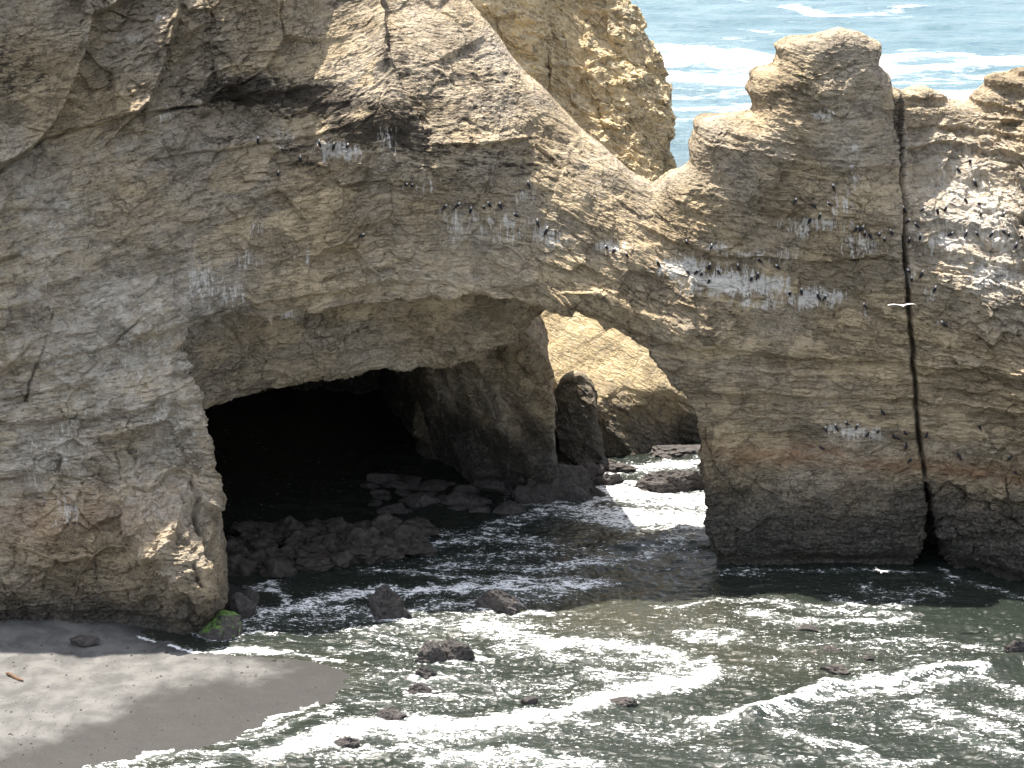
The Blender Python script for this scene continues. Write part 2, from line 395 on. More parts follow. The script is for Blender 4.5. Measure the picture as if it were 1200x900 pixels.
# widening slot at the foot of the long fissure
FISS = PW([(1051,96),(1054,160),(1058,220),(1062,300),(1066,360),(1071,430),(1076,500),(1084,560),(1092,600),(1098,680)])
dF, tF = seg_dist(FISS, XX, ZZ)
fw = .30 + .10 * fbm(XX, ZZ * 0, ZZ, .4, 2) + .9 * sstep(.8, 1.0, tF)
fw = np.where(tF > .78, fw, -1)
slot = np.minimum((fw - dF)[:, None, :], (FF + 2.0 + 3.5 * sstep(.75, 1, tF))[:, None, :] - Y3)
V = np.minimum(V, -slot); del slot
V[0] = V[-1] = -1; V[:, 0] = V[:, -1] = -1; V[:, :, -1] = -1
v0, q0 = surface_nets(V, (xs[0], ys[0], zs[0]), H); del V

def strata_coord(x, y, z):
    Hx = np.interp(x, [-60, -10, 2, 14, 24, 60], [-8.5, 1.0, 0.2, -4.6, -6.4, -10.5])
    up = sstep(10, 20, z)
    return z - Hx * up + .7 * fbm(x, y, z, .09, 3)

def blobs(lst, x, z, w=None):
    r = np.zeros(len(x))
    for px, py, rx, ry, a in lst:
        c = on_front(px, py); k = 0.0662
        r = np.maximum(r, a * np.exp(-(((x - c[0]) / (rx * k)) ** 2 + ((z - c[2]) / (ry * k)) ** 2)))
    return r
def rockify(v, n, amp=1.0, far=False, sil=None):
    x, y, z = v.T
    s = strata_coord(x, y, z) if not far else z * .8 + .45 * y * .3 + x * .35 + .9 * fbm(x, y, z, .08, 3)
    lump = fbm(x, y, z * 1.3, .11, 4) * 1.15
    mod = sstep(-.35, .45, fbm(x, y, z, .07, 2))
    sw = s + .25 * fbm(x, y, z, .8, 3)
    led = tab(sw, .5, .22, 1) * .62 + tab(sw + .3, 1.5, .3, 2) * .30 * mod + tab(sw, 4.2, .4, 3) * .08
    led_mod = .45 + .75 * sstep(-.3, .4, fbm(x + 40, y, z * 1.5, .16, 3))
    rid = fbm(x, y, s * 1.6, .42, 5, True, .55)
    f1, f2, cid, t1 = voro(x + .6 * fbm(x, y, z, .9, 2), y, s * 1.25, .42)
    g1, g2, cid2, t2 = voro(x, y, s * 1.8 + 30, 1.25)
    wq = 2.2 * fbm(x, y, z, .15, 3)
    k1, k2, cid3, t3 = voro(x + wq, y, s * 1.1 + wq, .15)
    edge = np.clip((f2 - f1) / .16, 0, 1)
    big = ((cid3 - .5) * 1.1 + t3 * 3.2) * sstep(0, .05, k2 - k1) * (.35 + .65 * (1 - sstep(8, 16, x)))
    plates = big + ((cid - .5) * .55 + t1 * 1.5) * sstep(0, .06, f2 - f1) + (cid2 - .5) * .16 + t2 * .62
    rm = .08 + .34 * sstep(.0, .5, fbm(x + 9, y, z, .10, 3))
    d = (lump * 1.0 + led * led_mod * (1 + .35 * sstep(13, 17, x)) + (rid - .2) * rm + plates * .8 * (.35 + .8 * mod) - (1 - edge) * .05) * amp
    return s, d, led * led_mod

fc0 = v0[q0].mean(1); dep0 = fc0[:, 1] - F(fc0[:, 0], fc0[:, 2])
cham0 = (fc0[:, 2] < 19) & (fc0[:, 1] < 207) & (fc0[:, 0] > -42) & (fc0[:, 0] < 26)
def take(v, q, m):
    u, inv = np.unique(q[m], return_inverse=True); return v[u], inv.reshape(-1, 4)
vB, qB = take(v0, q0, (dep0 > 8) & ~cham0)            # the rear, kept coarse
v0, q0 = take(v0, q0, (dep0 < 11) | cham0)
v1, n1, q1 = subdivide(v0, q0, 2)
s1, d1, e1 = rockify(v1, n1)
x, y, z = v1.T
dfr = y - F(x, z)                                     # how far behind the front face
front = 1 - sstep(3.0, 5.0, dfr)
dsil = poly_sd(CREST_XZ, x, z)
cf = sstep(0, 2.4, np.abs(dsil)); d1 = d1 * (.3 - .18 * sstep(12, 15, x) + (.7 + .18 * sstep(12, 15, x)) * cf) + e1 * .7 * (1 - cf) * sstep(13, 17, x)
d1 *= 1 - .5 * sstep(2.5, 5, dfr) * (z < 22)          # keep the traced crest
crack = np.zeros(len(v1))
CR = [ # traced fissures: points, width m, depth m
 ([(1051,96),(1054,160),(1058,220),(1062,300),(1066,360),(1071,430),(1076,500),(1084,560)], .26, 1.3),
 ([(0,200),(55,160),(120,144),(170,132),(250,119),(300,110)], .16, .45),
 
 ([(62,370),(52,410),(40,440),(30,470)], .16, .4),
 ([(178,360),(160,380),(140,395),(120,424),(98,440)], .13, .3),
 ([(130,520),(140,560),(165,590),(178,600)], .12, .3),([(222,560),(236,620),(252,660),(262,700)], .3, .8),([(205,620),(226,650),(238,690)], .22, .5),
 ([(0,716),(60,708),(110,698),(160,688),(172,680)], .18, -.35),([(8,680),(18,700),(24,730)], .12, -.3),
 ([(828,505),(835,535),(852,560),(885,600)], .12, .25),
 ([(940,292),(980,304),(1020,303),(1055,305)], .14, .35),
 ([(640,480),(640,360)], .1, .0),
 ([(1088,590),(1110,565),(1150,590),(1200,615)], .2, .4),
]
calm = np.maximum(blobs([(395,40,95,60,1),(500,40,60,60,.8)], x, z), blobs([(600,110,90,60,.7),(700,210,70,40,.7)], x, z))
d1 *= 1 - .62 * calm
for pts, w, dep in CR:
    if dep == 0: continue
    P = PW(pts); bb = (x > P[:,0].min() - 3) & (x < P[:,0].max() + 3) & (z > P[:,1].min() - 3) & (z < P[:,1].max() + 3) & (front > .1)
    xi, zi = x[bb], z[bb]
    wob = fbm(xi, zi * 0, zi, .8, 3) * (.12 if dep > 1.2 else .35)
    dd, tt = seg_dist(P, xi + wob, zi + wob)
    gq = np.exp(-(dd / (w * .62)) ** 2) * sstep(-.55, .15, fbm(xi, zi * 0 + 4, zi, .5, 3) + .25 * (dep > .6))
    d1[bb] -= dep * gq * front[bb]
    if dep > .3: crack[bb] = np.maximum(crack[bb], gq * .5 * front[bb])
# proud blades of rock that end in a sharp edge along the diagonal joints
def side(P, X, Z):
    d2 = np.full(X.shape, 1e12); sg = np.zeros(X.shape)
    for a_, b_ in zip(P[:-1], P[1:]):
        ex, ez = b_ - a_; wx, wz = X - a_[0], Z - a_[1]; t = np.clip((wx * ex + wz * ez) / (ex * ex + ez * ez), 0, 1)
        d = (wx - ex * t) ** 2 + (wz - ez * t) ** 2; m = d < d2; sg = np.where(m, ex * wz - ez * wx, sg); d2 = np.where(m, d, d2)
    return np.sqrt(d2) * np.sign(sg)
for pts, hgt, dec in [([(110,-30),(104,30),(88,85),(72,125),(52,158),(30,182),(-10,196)], 1.5, 2.4), ([(214,-30),(204,45),(190,85),(176,118),(160,134)], 1.2, 1.6),
                      ([(438,-40),(446,20),(452,60),(466,92)], 1.3, 3.0), ([(240,-20),(238,60),(242,108)], .35, 1.5), ([(1099,140),(1112,170),(1098,212)], .6, 1.5),
                      ([(0,200),(55,162),(120,146),(170,134),(250,121),(300,112),(380,100)], -.7, 2.5), ([(160,190),(260,176),(350,160),(420,150)], -.5, 1.5), ([(560,95),(600,150),(640,190),(700,240)], .6, 2.0),
                      ([(740,262),(840,300),(960,310),(1050,300)], -.5, 2.5), ([(620,165),(560,172),(500,170)], .5, 1.2), ([(225,330),(218,380),(224,440)], .7, 1.0)]:
    P = PW(pts); bb = (x > P[:,0].min() - 8) & (x < P[:,0].max() + 8) & (z > P[:,1].min() - 8) & (z < P[:,1].max() + 8) & (front > .05)
    xi, zi = x[bb], z[bb]; wob = fbm(xi, zi * 0, zi, .7, 4) * .45
    sd = side(P, xi + wob, zi + wob * .6); dd, tt = seg_dist(P, xi, zi)
    fade = sstep(0, .08, tt) * sstep(1, .92, tt) if abs(hgt) < 1 else 1
    d1[bb] += hgt * np.where(sd < 0, np.exp(np.minimum(sd, 0) / dec), 1 - sstep(0, .14, sd)) * front[bb] * fade
# thick blocky ledges on the sunlit shoulder and the upper wall
lw = sstep(31.5, 33, x) * sstep(22, 27, z) * front
d1 += lw * (tab(s1 + .35 * fbm(x, y, z, .9, 3), 1.3, .25, 5) * .9)
dd, tt = seg_dist(FISS, x, z); crack = np.maximum(crack, .55 * np.exp(-(dd / .2) ** 2) * front)
d1 -= .9 * np.exp(-((z - .3) / .7) ** 2) * sstep(12, 14, x) + .5 * np.exp(-((z - .6) / .6) ** 2) * sstep(-18, -24, x)
v1 = v1 + n1 * d1[:, None]
hf = fbm(v1[:, 0], v1[:, 1], s1 * 2.2, 1.9, 3, True) * .07
v1 = v1 + n1 * hf[:, None]

GUANO = [(800,316,40,12,.9),(850,332,46,18,.92),(900,335,40,13,.85),(950,350,30,14,.85),(980,350,16,10,.8),(890,355,50,8,.6),(815,330,22,18,.9),
 (870,300,40,5,.55),(835,290,20,6,.6),(915,300,25,12,.5),(960,262,45,12,.6),(1010,285,30,16,.55),(940,270,25,12,.6),(985,240,18,30,.42),(1000,205,14,30,.35),(965,135,14,8,.65),(995,172,14,8,.5),
 (1000,503,30,10,.85),(975,500,12,8,.6),(1020,508,14,8,.7),
 (400,178,26,12,.95),(378,172,12,6,.8),(455,165,14,22,.45),(330,165,12,10,.6),(500,218,26,10,.45),(535,262,20,24,.62),(565,262,20,22,.5),(600,262,26,10,.6),(640,275,20,12,.7),(655,285,14,8,.6),
 (715,288,22,8,.65),(618,232,20,10,.4),(590,280,30,10,.45),(700,230,26,10,.35),(338,377,14,9,.95),(270,345,26,22,.5),(290,305,16,18,.5),(300,265,14,14,.35),(235,330,16,22,.6),(360,300,5,18,.5),
 (1090,345,14,14,.5),(1066,325,5,18,.7),(1165,325,34,20,.7),(1110,285,46,14,.62),(1170,280,30,16,.62),(1140,230,60,40,.42),(1190,120,20,10,.3),(1016,368,4,16,.5),(1100,380,14,10,.4),
 (75,525,40,60,.32),(80,600,16,18,.6),(160,430,40,60,.30),(195,490,26,30,.38),(190,20,10,10,.6),(150,45,26,6,.5),(195,135,10,10,.5),(40,555,30,20,.35)]
PALE = [(150,360,120,60,.9),(60,250,60,60,.7),(590,90,50,80,.3),(700,195,60,40,.3),(520,20,50,50,.2),(1130,200,80,90,.6),(120,420,130,110,.9),(200,470,60,90,.9),(60,520,80,60,.9),(60,330,90,70,.6),(160,560,80,50,.6),(500,330,90,30,.4),(1130,240,80,80,.9),(1160,320,60,30,.8),(1000,150,60,80,.25),(600,280,90,40,.35),(160,180,90,30,.4),(230,390,30,60,.8),(870,620,60,30,.5)]  # ridge and shoulder entries lift the colour in place of direct sun
DARK = [(500,110,40,50,.4),(455,60,10,50,.5),(560,185,80,26,.4),(380,122,70,16,.9),(470,150,34,34,.8),(300,112,90,16,.9),(560,120,60,50,.45),(520,185,80,30,.4),(620,190,60,30,.35),(20,90,50,30,.4),(250,40,20,60,.35),(200,90,40,30,.3),(430,150,36,22,.95),(400,145,30,16,.8),(290,100,40,14,1),(350,108,70,10,.9),(300,115,50,10,.9),(440,125,26,14,.7),(340,175,26,10,.55),(500,150,60,20,.42),(600,140,40,26,.30),(540,190,70,26,.25),(470,70,12,40,.5),
 (360,195,20,12,.55),(0,70,20,40,.5),(200,50,8,40,.45),(1056,140,5,60,.8),(300,95,20,10,1),(740,300,40,10,.3),(130,150,30,12,.3),(1098,640,18,40,.9),(1040,640,60,30,.5),(1150,650,60,24,.5),(900,640,70,22,.6),(630,225,40,10,.35),(270,165,20,8,.4)]  # entries on the fissures and upper wall below the ridge paint in shade
x, y, z = v1.T
calmc = np.clip(blobs([(500,320,180,34,.9),(940,430,120,60,.8),(120,100,80,50,.7),(300,250,90,50,.5),(880,250,60,40,.5),(700,300,80,40,.5)], x, z) + .6 * sstep(0, .5, fbm(x, y, z, .12, 3)), 0, .9)
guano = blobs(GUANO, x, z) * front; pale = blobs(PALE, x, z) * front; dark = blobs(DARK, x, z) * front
warm = (np.exp(-((z - 9.3 + .04 * (x - 30) + .8 * fbm(x, y, z, .2, 2)) / .8) ** 2) * sstep(14, 20, x) * .75 + .5 * np.exp(-((z - 8.2 - .05 * (x + 40)) / 1.5) ** 2) * sstep(-22, -34, x)) * front

root = bpy.data.objects.new('rock_arch', None); COL.objects.link(root); root.location = (0, 148, 0)
tag(root, 'massive shaded sandstone sea arch with a black cave and a notched tower', 'rock arch')
fc = v1[q1].mean(1)
depth = fc[:, 1] - F(fc[:, 0], fc[:, 2])
fiss_x = np.interp(-fc[:, 2], -FISS[:, 1], FISS[:, 0])
lip_here = lipz(fc[:, 0])
inside = (depth > 3.2) & (fc[:, 2] < lip_here - .3) & (fc[:, 0] > -40) & (fc[:, 0] < 3.6)
part = np.zeros(len(q1), int)
part[(fc[:, 0] > -10)] = 1
part[(fc[:, 0] > 11.5 + .18 * (fc[:, 2] - 30) * 0)] = 2
part[(fc[:, 0] > fiss_x)] = 3
part[inside] = 4
names = ['cliff_wall', 'arch_span', 'rock_tower', 'rock_shoulder', 'cave_chamber']
plabels = ['broad shaded cliff wall with diagonal cracks and a pale crust', 'curved span streaked with white droppings over the opening',
           'stepped rock tower with a blocky cap, standing against the sea', 'sunlit ledged shoulder to the right of the long fissure', 'black cave with a rough inner pier']
main_parts = []
def split(v, q, attrs, mask, name, mat, parent, label=None, off=(0, 0, 0)):
    qq = q[mask]; used, inv = np.unique(qq, return_inverse=True)
    me = mesh_from(v[used] - np.array(off), inv.reshape(-1, 4), name)
    for k, a in attrs.items(): add_attr(me, k, a[used])
    o = link(name, me, mat, parent)
    if label: o['label'] = label
    return o
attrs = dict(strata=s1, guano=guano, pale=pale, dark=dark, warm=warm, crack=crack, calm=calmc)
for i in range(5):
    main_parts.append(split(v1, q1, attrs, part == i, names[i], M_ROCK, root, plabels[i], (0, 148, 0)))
zb = np.zeros(len(vB))
split(vB, qB, dict(strata=vB[:, 2], guano=zb, pale=zb, dark=zb, warm=zb, crack=zb, calm=zb), np.ones(len(qB), bool), 'rear_slope', M_ROCK, root, None, (0, 148, 0))
# bird placement wants rays against the finished rock
bvh_main = BVHTree.FromPolygons(v1[np.arange(0, len(v1))].tolist(), q1[(fc[:, 1] < 165)].tolist())

# ------------------------------------------------------------------ FAR HEADLAND behind the arch
H2 = 0.5
xs = np.arange(-45, 34, H2); ys = np.arange(168, 232, H2); zs = np.arange(-3, 58, H2)
XX, ZZ = np.meshgrid(xs, zs, indexing='ij')
GG = np.interp(ZZ, [-3, 0, 5.2, 6.0, 12, 18, 25, 42, 60], [178.5, 178.5, 180.2, 180.8, 185.5, 189.5, 194.5, 204.5, 214])
GG = GG + .12 * np.clip(XX - 9, 0, 30) ** 2 * .35
GG = GG - np.clip((ZZ - 27) * .42, 0, 9) * (1 - sstep(2.2, 3.6, XX))          # steeper shaded block near the ridge
gs = 1 - .85 * sstep(4, 7, ZZ) * (1 - sstep(19, 23, ZZ))
GG = GG + 1.3 * gs * fbm(XX * .6, ZZ * 0 + 3, ZZ, .14, 3) - .9 * gs * fbm(XX + ZZ * .8, ZZ * 0, ZZ * .3, .2, 3, True)
def w2(px, py, Y): return tuple(at_y(px, py, Y)[[0, 2]])
SIL = [(-9, 62), w2(690,-150,214), w2(716,-60,208), w2(735,0,205), w2(748,30,203.5), w2(755,52,202.5), w2(772,80,201), w2(785,110,199.5), w2(789,135,198), w2(791,160,197), w2(788,190,196), w2(786,215,195), (18.5, 20), (20.5, 12), (23, 6), (24, -8), (-9, -8)]
dS = poly_sd(SIL, XX, ZZ) + fbm(XX, ZZ * 0 + 9, ZZ, .5, 3) * .3
X3 = xs[:, None, None]; Y3 = ys[None, :, None]; Z3 = zs[None, None, :]
fr = GG + 2.2 * np.exp(-np.clip(dS, -2, 50) / 1.3)
V = np.minimum((Y3 - fr[:, None, :]) * .85, dS[:, None, :] - .22 * np.clip(Y3 - GG[:, None, :] - 4, 0, 60))
# rock spur standing in the passage
def seg_cap(a, b, ra, rb, flat=(1, 1, 1)):
    a = np.array(a, float); b = np.array(b, float); e = b - a
    px_, py_, pz_ = X3 - a[0], Y3 - a[1], Z3 - a[2]
    t = np.clip((px_ * e[0] + py_ * e[1] + pz_ * e[2]) / (e @ e), 0, 1)
    dd = np.sqrt(((px_ - e[0] * t) * flat[0]) ** 2 + ((py_ - e[1] * t) * flat[1]) ** 2 + ((pz_ - e[2] * t) * flat[2]) ** 2)
    return ra + (rb - ra) * t - dd
pa = at_z(672, 553); pb = at_y(668, 462, 177)
spur = seg_cap((pa[0], pa[1] + 2.4, -2), (pb[0] + .6, 178.2, pb[2]), 3.0, 2.3)
sp_c = seg_cap((pb[0] + .4, 178.5, pb[2] - .5), (pb[0] - 1.5, 187, pb[2] + 4.5), 2.2, 1.5)
sp_b = seg_cap((pa[0] + 1.0, pa[1] + 2.6, -2), (pa[0] + 1.5, 176.2, 6.0), 1.9, 1.1)
V = np.maximum(V, np.maximum(spur, sp_b))
V[0] = V[-1] = -1; V[:, 0] = V[:, -1] = -1; V[:, :, -1] = -1
v2, q2 = surface_nets(V, (xs[0], ys[0], zs[0]), H2); del V
v2, n2, q2 = subdivide(v2, q2, 2)
s2, d2, e2 = rockify(v2, n2, .7, True)
x, y, z = v2.T
smooth_slope = sstep(5, 7, z) * (1 - sstep(21, 24, z)) * sstep(178, 180, y)
rough = fbm(x, y, z, .55, 5, True, .6) * .55 * sstep(20, 26, z)
d2 = d2 * (1 - .86 * smooth_slope) + rough * (1 - .3 * smooth_slope) + .25 * smooth_slope * tab(z * .9 - x * .42, .8, .3, 4)
v2 = v2 + n2 * d2[:, None]
zero = np.zeros(len(v2))
far = bpy.data.objects.new('sea_cliff', None); COL.objects.link(far); far.location = (0, 190, 0)
tag(far, 'tall sunlit yellow cliff behind the arch, seen above the saddle and through the opening', 'cliff')
fc2 = v2[q2].mean(1)
is_spur = (fc2[:, 1] < 179.2) & (fc2[:, 0] > -3) & (fc2[:, 0] < 9.6) & (fc2[:, 1] < np.interp(fc2[:, 2], [-3, 0, 5.2, 6, 12, 18], [178, 178, 179, 180, 184, 187]) - .4)
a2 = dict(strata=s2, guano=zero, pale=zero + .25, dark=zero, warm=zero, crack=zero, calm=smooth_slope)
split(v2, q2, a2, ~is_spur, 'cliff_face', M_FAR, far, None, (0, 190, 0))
split(v2, q2, a2, is_spur, 'rock_spur', M_ROCK, far, 'grey rugged spur at the foot of the yellow slope', (0, 190, 0))

# ------------------------------------------------------------------ BEACH
SHORE = [(300,690),(235,728),(170,742),(168,748),(200,757),(250,765),(330,770),(395,782),(400,795),(370,812),(320,838),(250,868),(170,890),(90,905),(20,935)]
shore = [tuple(at_z(*p)[:2]) for p in SHORE]
bpoly = shore + [(-46, 90), (-90, 90), (-90, 148), (-30, 148)]
gx = np.arange(-70, -8, .14); gy = np.arange(98, 146, .14)
BX, BY = np.meshgrid(gx, gy, indexing='ij')
swig = lambda a_, b_: 1.1 * fbm(a_, b_, a_ * 0, .28, 4)
sdB = poly_sd(bpoly, BX, BY) + swig(BX, BY)
def beach_z(sd, x_, y_):
    return np.where(sd > 0, .9 * (1 - np.exp(-sd * .035)), sd * .035) + fbm(x_, y_, x_ * 0, .16, 3) * .07 * sstep(-1, 4, sd) + fbm(x_, y_, x_ * 0, 1.3, 3) * .015 * sstep(-1, 1, sd)
DRY = [tuple(at_z(*p)[:2]) for p in [(-300,700),(0,700),(170,745),(230,762),(300,776),(330,788),(250,800),(180,812),(130,842),(60,868),(-20,888),(-300,930)]]
sdD = poly_sd(DRY, BX, BY)
BZ = np.maximum(beach_z(sdB, BX, BY), -1.2)
def grid_mesh(A, B, C, name, smooth=True):
    n, m_ = A.shape; i = np.arange(n * m_).reshape(n, m_)
    f = np.stack([i[:-1, :-1].ravel(), i[1:, :-1].ravel(), i[1:, 1:].ravel(), i[:-1, 1:].ravel()], 1)
    return mesh_from(np.stack([A.ravel(), B.ravel(), C.ravel()], 1), f, name, smooth)
mb, ntb, bb_ = NT('sand'); g = G(ntb)
geo = g.n('ShaderNodeNewGeometry').outputs['Position']
wetn = g.m('ADD', g.attr('shore'), g.m('MULTIPLY', g.m('SUBTRACT', g.noise(geo, .35, 8, .68), .5), 7.0))
wet = g.ss(wetn, 1.8, -1.6)
sn = g.noise(geo, .5, 6, .6, .4); fn = g.noise(geo, 9, 5, .7); wv = g.noise(geo, 2.2, 4, .6, 1.0)
c = g.mix(g.ss(sn, .35, .65), (.085, .084, .082), (.138, .136, .132)); c = g.mix(g.m('MULTIPLY', g.ss(fn, .58, .7), .6), c, (.10, .095, .09))
c = g.mix(g.m('MULTIPLY', g.ss(g.noise(geo, 4.5, 3, .5), .66, .69), .8), c, (.06, .055, .05))
c = g.mix(g.m('MULTIPLY', wet, .92), c, (.036, .035, .034))
ntb.links.new(c, bb_.inputs['Base Color']); ntb.links.new(g.m('SUBTRACT', .9, g.m('MULTIPLY', wet, .35)), bb_.inputs['Roughness'])
bb_.inputs['Specular IOR Level'].default_value = .12
ntb.links.new(g.bump(g.m('ADD', g.m('MULTIPLY', fn, .45), wv), .5, .12), bb_.inputs['Normal'])
me = grid_mesh(BX, BY, BZ, 'beach'); add_attr(me, 'shore', sdD.ravel())
tag(link('beach', me, mb), kind='structure')

# ------------------------------------------------------------------ SEA
pys = np.concatenate([np.arange(1250, 930, -12.0), np.arange(930, 520, -1.0), np.arange(520, 225, -5.0), np.arange(225, -60, -.8), np.arange(-60, -200, -6.0)])
yr = np.array([at_z(600, p)[1] for p in pys]); yr = np.append(yr, [3500, 7000, 14000])
uc = np.concatenate([[-9000, -3500, -1600, -900], np.arange(-500, -120, 20.0), np.arange(-120, 1320, 1.3), np.arange(1330, 1700, 20), [2100, 2800, 4600, 9500]])
dpt = yr * CP + CAM_Z * SP
SX = (uc[:, None] - 600) / FPX * dpt[None, :]; SY = np.tile(yr[None, :], (len(uc), 1))
def wpt(p): return at_z(*p)[:2]
# foam: strokes (points, half width in px of the trace, strength)
FOAM = [
 ([(318,884),(370,872),(420,852),(480,850),(540,852),(600,838),(660,832),(700,822),(760,806),(800,794),(822,786)], 12, 1.15),
 ([(420,856),(480,862),(560,862),(620,850),(680,842)], 12, .72),([(400,890),(470,878),(520,872)], 8, .65),([(500,892),(560,888),(640,888),(700,900)], 14, .85),
 ([(620,842),(700,850),(780,862),(860,850)], 10, .5),([(690,792),(740,800),(800,780)], 10, .7),
 ([(820,846),(880,838),(930,822),(960,806),(1010,798),(1060,792),(1140,784),(1150,790)], 5, 1.15),([(960,815),(1040,805),(1140,797)], 8, .75),([(820,846),(890,834),(940,828)], 13, .6),
 ([(150,893),(190,882),(230,872),(262,862),(300,849),(330,838),(360,824)], 5, 1.0),([(260,872),(300,860),(350,845),(390,832)], 6, .62),([(110,897),(200,886),(300,880),(340,884)], 6, .7),([(60,905),(150,900),(260,898)],6,.7),
 ([(158,742),(175,750),(200,756),(240,762),(290,766),(322,767)], 3.2, 1.2),([(210,760),(300,764)], 5, .8),([(322,768),(360,771),(392,774)], 3, .8),
 ([(312,722),(340,712),(370,704),(400,697),(440,692),(480,694),(530,690),(580,688),(640,690),(690,686),(712,683)], 7, .95),
 ([(350,712),(420,720),(470,720),(540,705),(600,700),(660,695)], 10, .62),([(470,728),(520,730),(560,722),(610,730)], 12, .62),([(560,730),(600,745),(640,758),(690,752),(720,756),(790,770)], 13, .85),
 ([(600,760),(660,768),(720,778),(770,775)], 12, .6),([(420,745),(460,752),(520,756),(560,770)], 8, .5),([(380,760),(450,765),(500,780),(580,782)], 7, .5),([(400,735),(470,740),(520,745)], 6, .45),
 ([(370,790),(430,800),(520,800),(600,800)], 10, .42),([(400,820),(500,826),(560,815),(650,800)], 10, .42),
 ([(296,690),(320,685),(332,698),(325,712),(300,720),(285,716)], 4, .8),([(286,700),(276,716),(290,728),(320,722)], 5, .7),([(280,738),(330,728),(400,722)], 8, .5),
 ([(790,712),(860,705),(940,712),(1000,716),(1060,722)], 6, .55),([(885,722),(930,732),(990,728),(1050,730)], 9, .62),([(800,742),(840,750),(870,745)], 8, .7),([(800,772),(830,770)], 4, 1.0),([(790,785),(820,790)],7,.8),
 ([(840,742),(900,755),(1000,760),(1100,755)], 9, .40),([(1010,755),(1080,750),(1160,756)], 5, .5),([(900,775),(980,782),(1080,775)], 10, .35),
 ([(925,858),(960,872),(1000,878),(1040,890),(1100,890)], 7, .75),([(1080,820),(1100,838),(1140,850),(1200,862)], 8, .72),([(1070,850),(1120,860),(1180,880)], 10, .6),([(1160,800),(1200,815)], 10, .55),([(1080,815),(1060,840)], 6, .55),([(1140,832),(1200,842)], 8, .7),([(990,890),(1060,900)], 8, .7),
 ([(880,836),(920,845),(1000,832)], 8, .35),([(820,880),(880,892),(950,895)], 8, .4),([(1000,815),(1060,825),(1090,822)],8,.35),
 ([(500,642),(540,635),(590,632),(640,640),(680,645)], 9, .6),([(510,665),(560,660),(640,668),(720,655),(780,642),(826,632)], 8, .62),([(560,625),(600,612),(650,600)], 9, .6),([(440,668),(520,676),(620,682),(690,678)], 5, .7),([(500,655),(600,650),(660,652)], 7, .45),([(470,630),(500,625),(560,640)],5,.5),
 ([(700,552),(760,546),(822,542)], 7, .9),([(690,575),(740,580),(822,590)], 14, 1.0),([(720,605),(780,612),(830,612)], 13, 1.15),([(640,585),(690,598),(740,616)], 8, .8),([(700,562),(740,566),(770,556)], 6, .7),([(600,562),(612,580),(640,590)], 3, .8),([(600,590),(650,600),(700,610)], 7, .6),
 ([(860,670),(930,672),(1000,668)], 3, .42),([(1010,690),(1050,698),(1100,694)], 7, .42),([(980,705),(1030,715),(1060,706)], 5, .6),([(1100,664),(1110,676)], 3, .6),
 ([(740,765),(800,775),(860,790)],10,.4),
]
FOAM += [([(340,735),(500,735),(640,740),(740,770)], 30, .30), ([(380,790),(560,800),(700,800)], 30, .26), ([(420,860),(600,860),(800,850)], 26, .28), ([(820,735),(1000,745),(1100,770)], 24, .24), ([(900,830),(1100,840),(1200,850)], 30, .22), ([(480,650),(640,650),(800,650)], 18, .26), ([(680,580),(830,580)], 18, .45)]
for a_, b_, c_, d_ in [(452,706,38,30),(591,706,36,20),(520,765,50,16),(499,788,18,10),(491,807,20,9),(457,839,26,13),(407,870,24,10),(655,575,70,30),(690,578,24,10),(710,564,28,10),(262,734,40,22),(290,712,28,22)]:
    FOAM.append(([(a_ - c_ * .62, b_ + d_ * .3), (a_ - c_ * .3, b_ + d_ * .68), (a_ + c_ * .3, b_ + d_ * .68), (a_ + c_ * .75, b_ + d_ * .35), (a_ + c_ * 1.3, b_ + d_ * .5)], 3.2, .85))
FOAM += [([(838,668),(900,668),(960,670),(1040,672),(1090,676)], 3, .5), ([(1110,680),(1150,688),(1200,698)], 3, .5)]
FAR_FOAM = [
 ([(700,70),(770,70),(840,72),(920,78)], 14, 1.25),([(700,95),(780,92),(860,98),(910,95)], 12, 1.1),([(760,118),(820,114),(880,112),(920,112)], 7, .7),([(780,130),(830,128),(880,126)], 6, .95),([(700,150),(780,150),(830,140)], 6, .7),([(770,175),(800,170),(830,165)], 5, .6),([(770,195),(820,192)], 4, .6),
 ([(760,56),(800,58),(860,62),(910,68)], 4, 1.2),
 ([(1020,72),(1060,66),(1110,64),(1160,68)], 5, 1.1),([(1030,86),(1090,82),(1150,78),(1210,70)], 8, 1.15),([(1040,97),(1100,97),(1160,92),(1220,88)], 5, .8),([(1050,112),(1100,116),(1150,116),(1200,108)], 9, 1.2),([(1060,128),(1140,128)], 6, 1.1),
 ([(928,11),(950,14),(968,20),(1000,19),(1030,18)], 2.2, 1.1),([(1035,16),(1060,13),(1075,12)], 1.8, .8),([(868,33),(885,35),(912,40)], 1.6, .8),([(1030,23),(1060,20)], 1.8, .6),([(800,55),(840,52),(880,50)], 2.5, .55),([(860,5),(875,6)],1.2,.8),([(820,44),(860,42)],1.2,.4),([(1060,60),(1090,60)],2,.6),
]
def foam_field(X, Y, strokes, mm):
    r = np.zeros(X.shape)
    for pts, w, a in strokes:
        P = np.array([wpt(p) for p in pts])
        c = P.mean(0); wy = w * (c[1] ** 2 + 3600) / (CAM_Z * FPX) ; wx = w * c[1] * .00047 * 1.0
        ww = np.array([1.0, 1.0])
        pad = 3.2 * wy
        b = (X > P[:,0].min() - pad) & (X < P[:,0].max() + pad) & (Y > P[:,1].min() - pad) & (Y < P[:,1].max() + pad)
        if not b.any(): continue
        kx = min(1.0, 1.0)
        d, t = seg_dist(P, X[b], Y[b])
        r[b] = np.maximum(r[b], a * .92 * np.exp(-(d / wy) ** 2 * 1.25)) if mm else r[b] + a * np.exp(-(d / wy) ** 2)
    return r
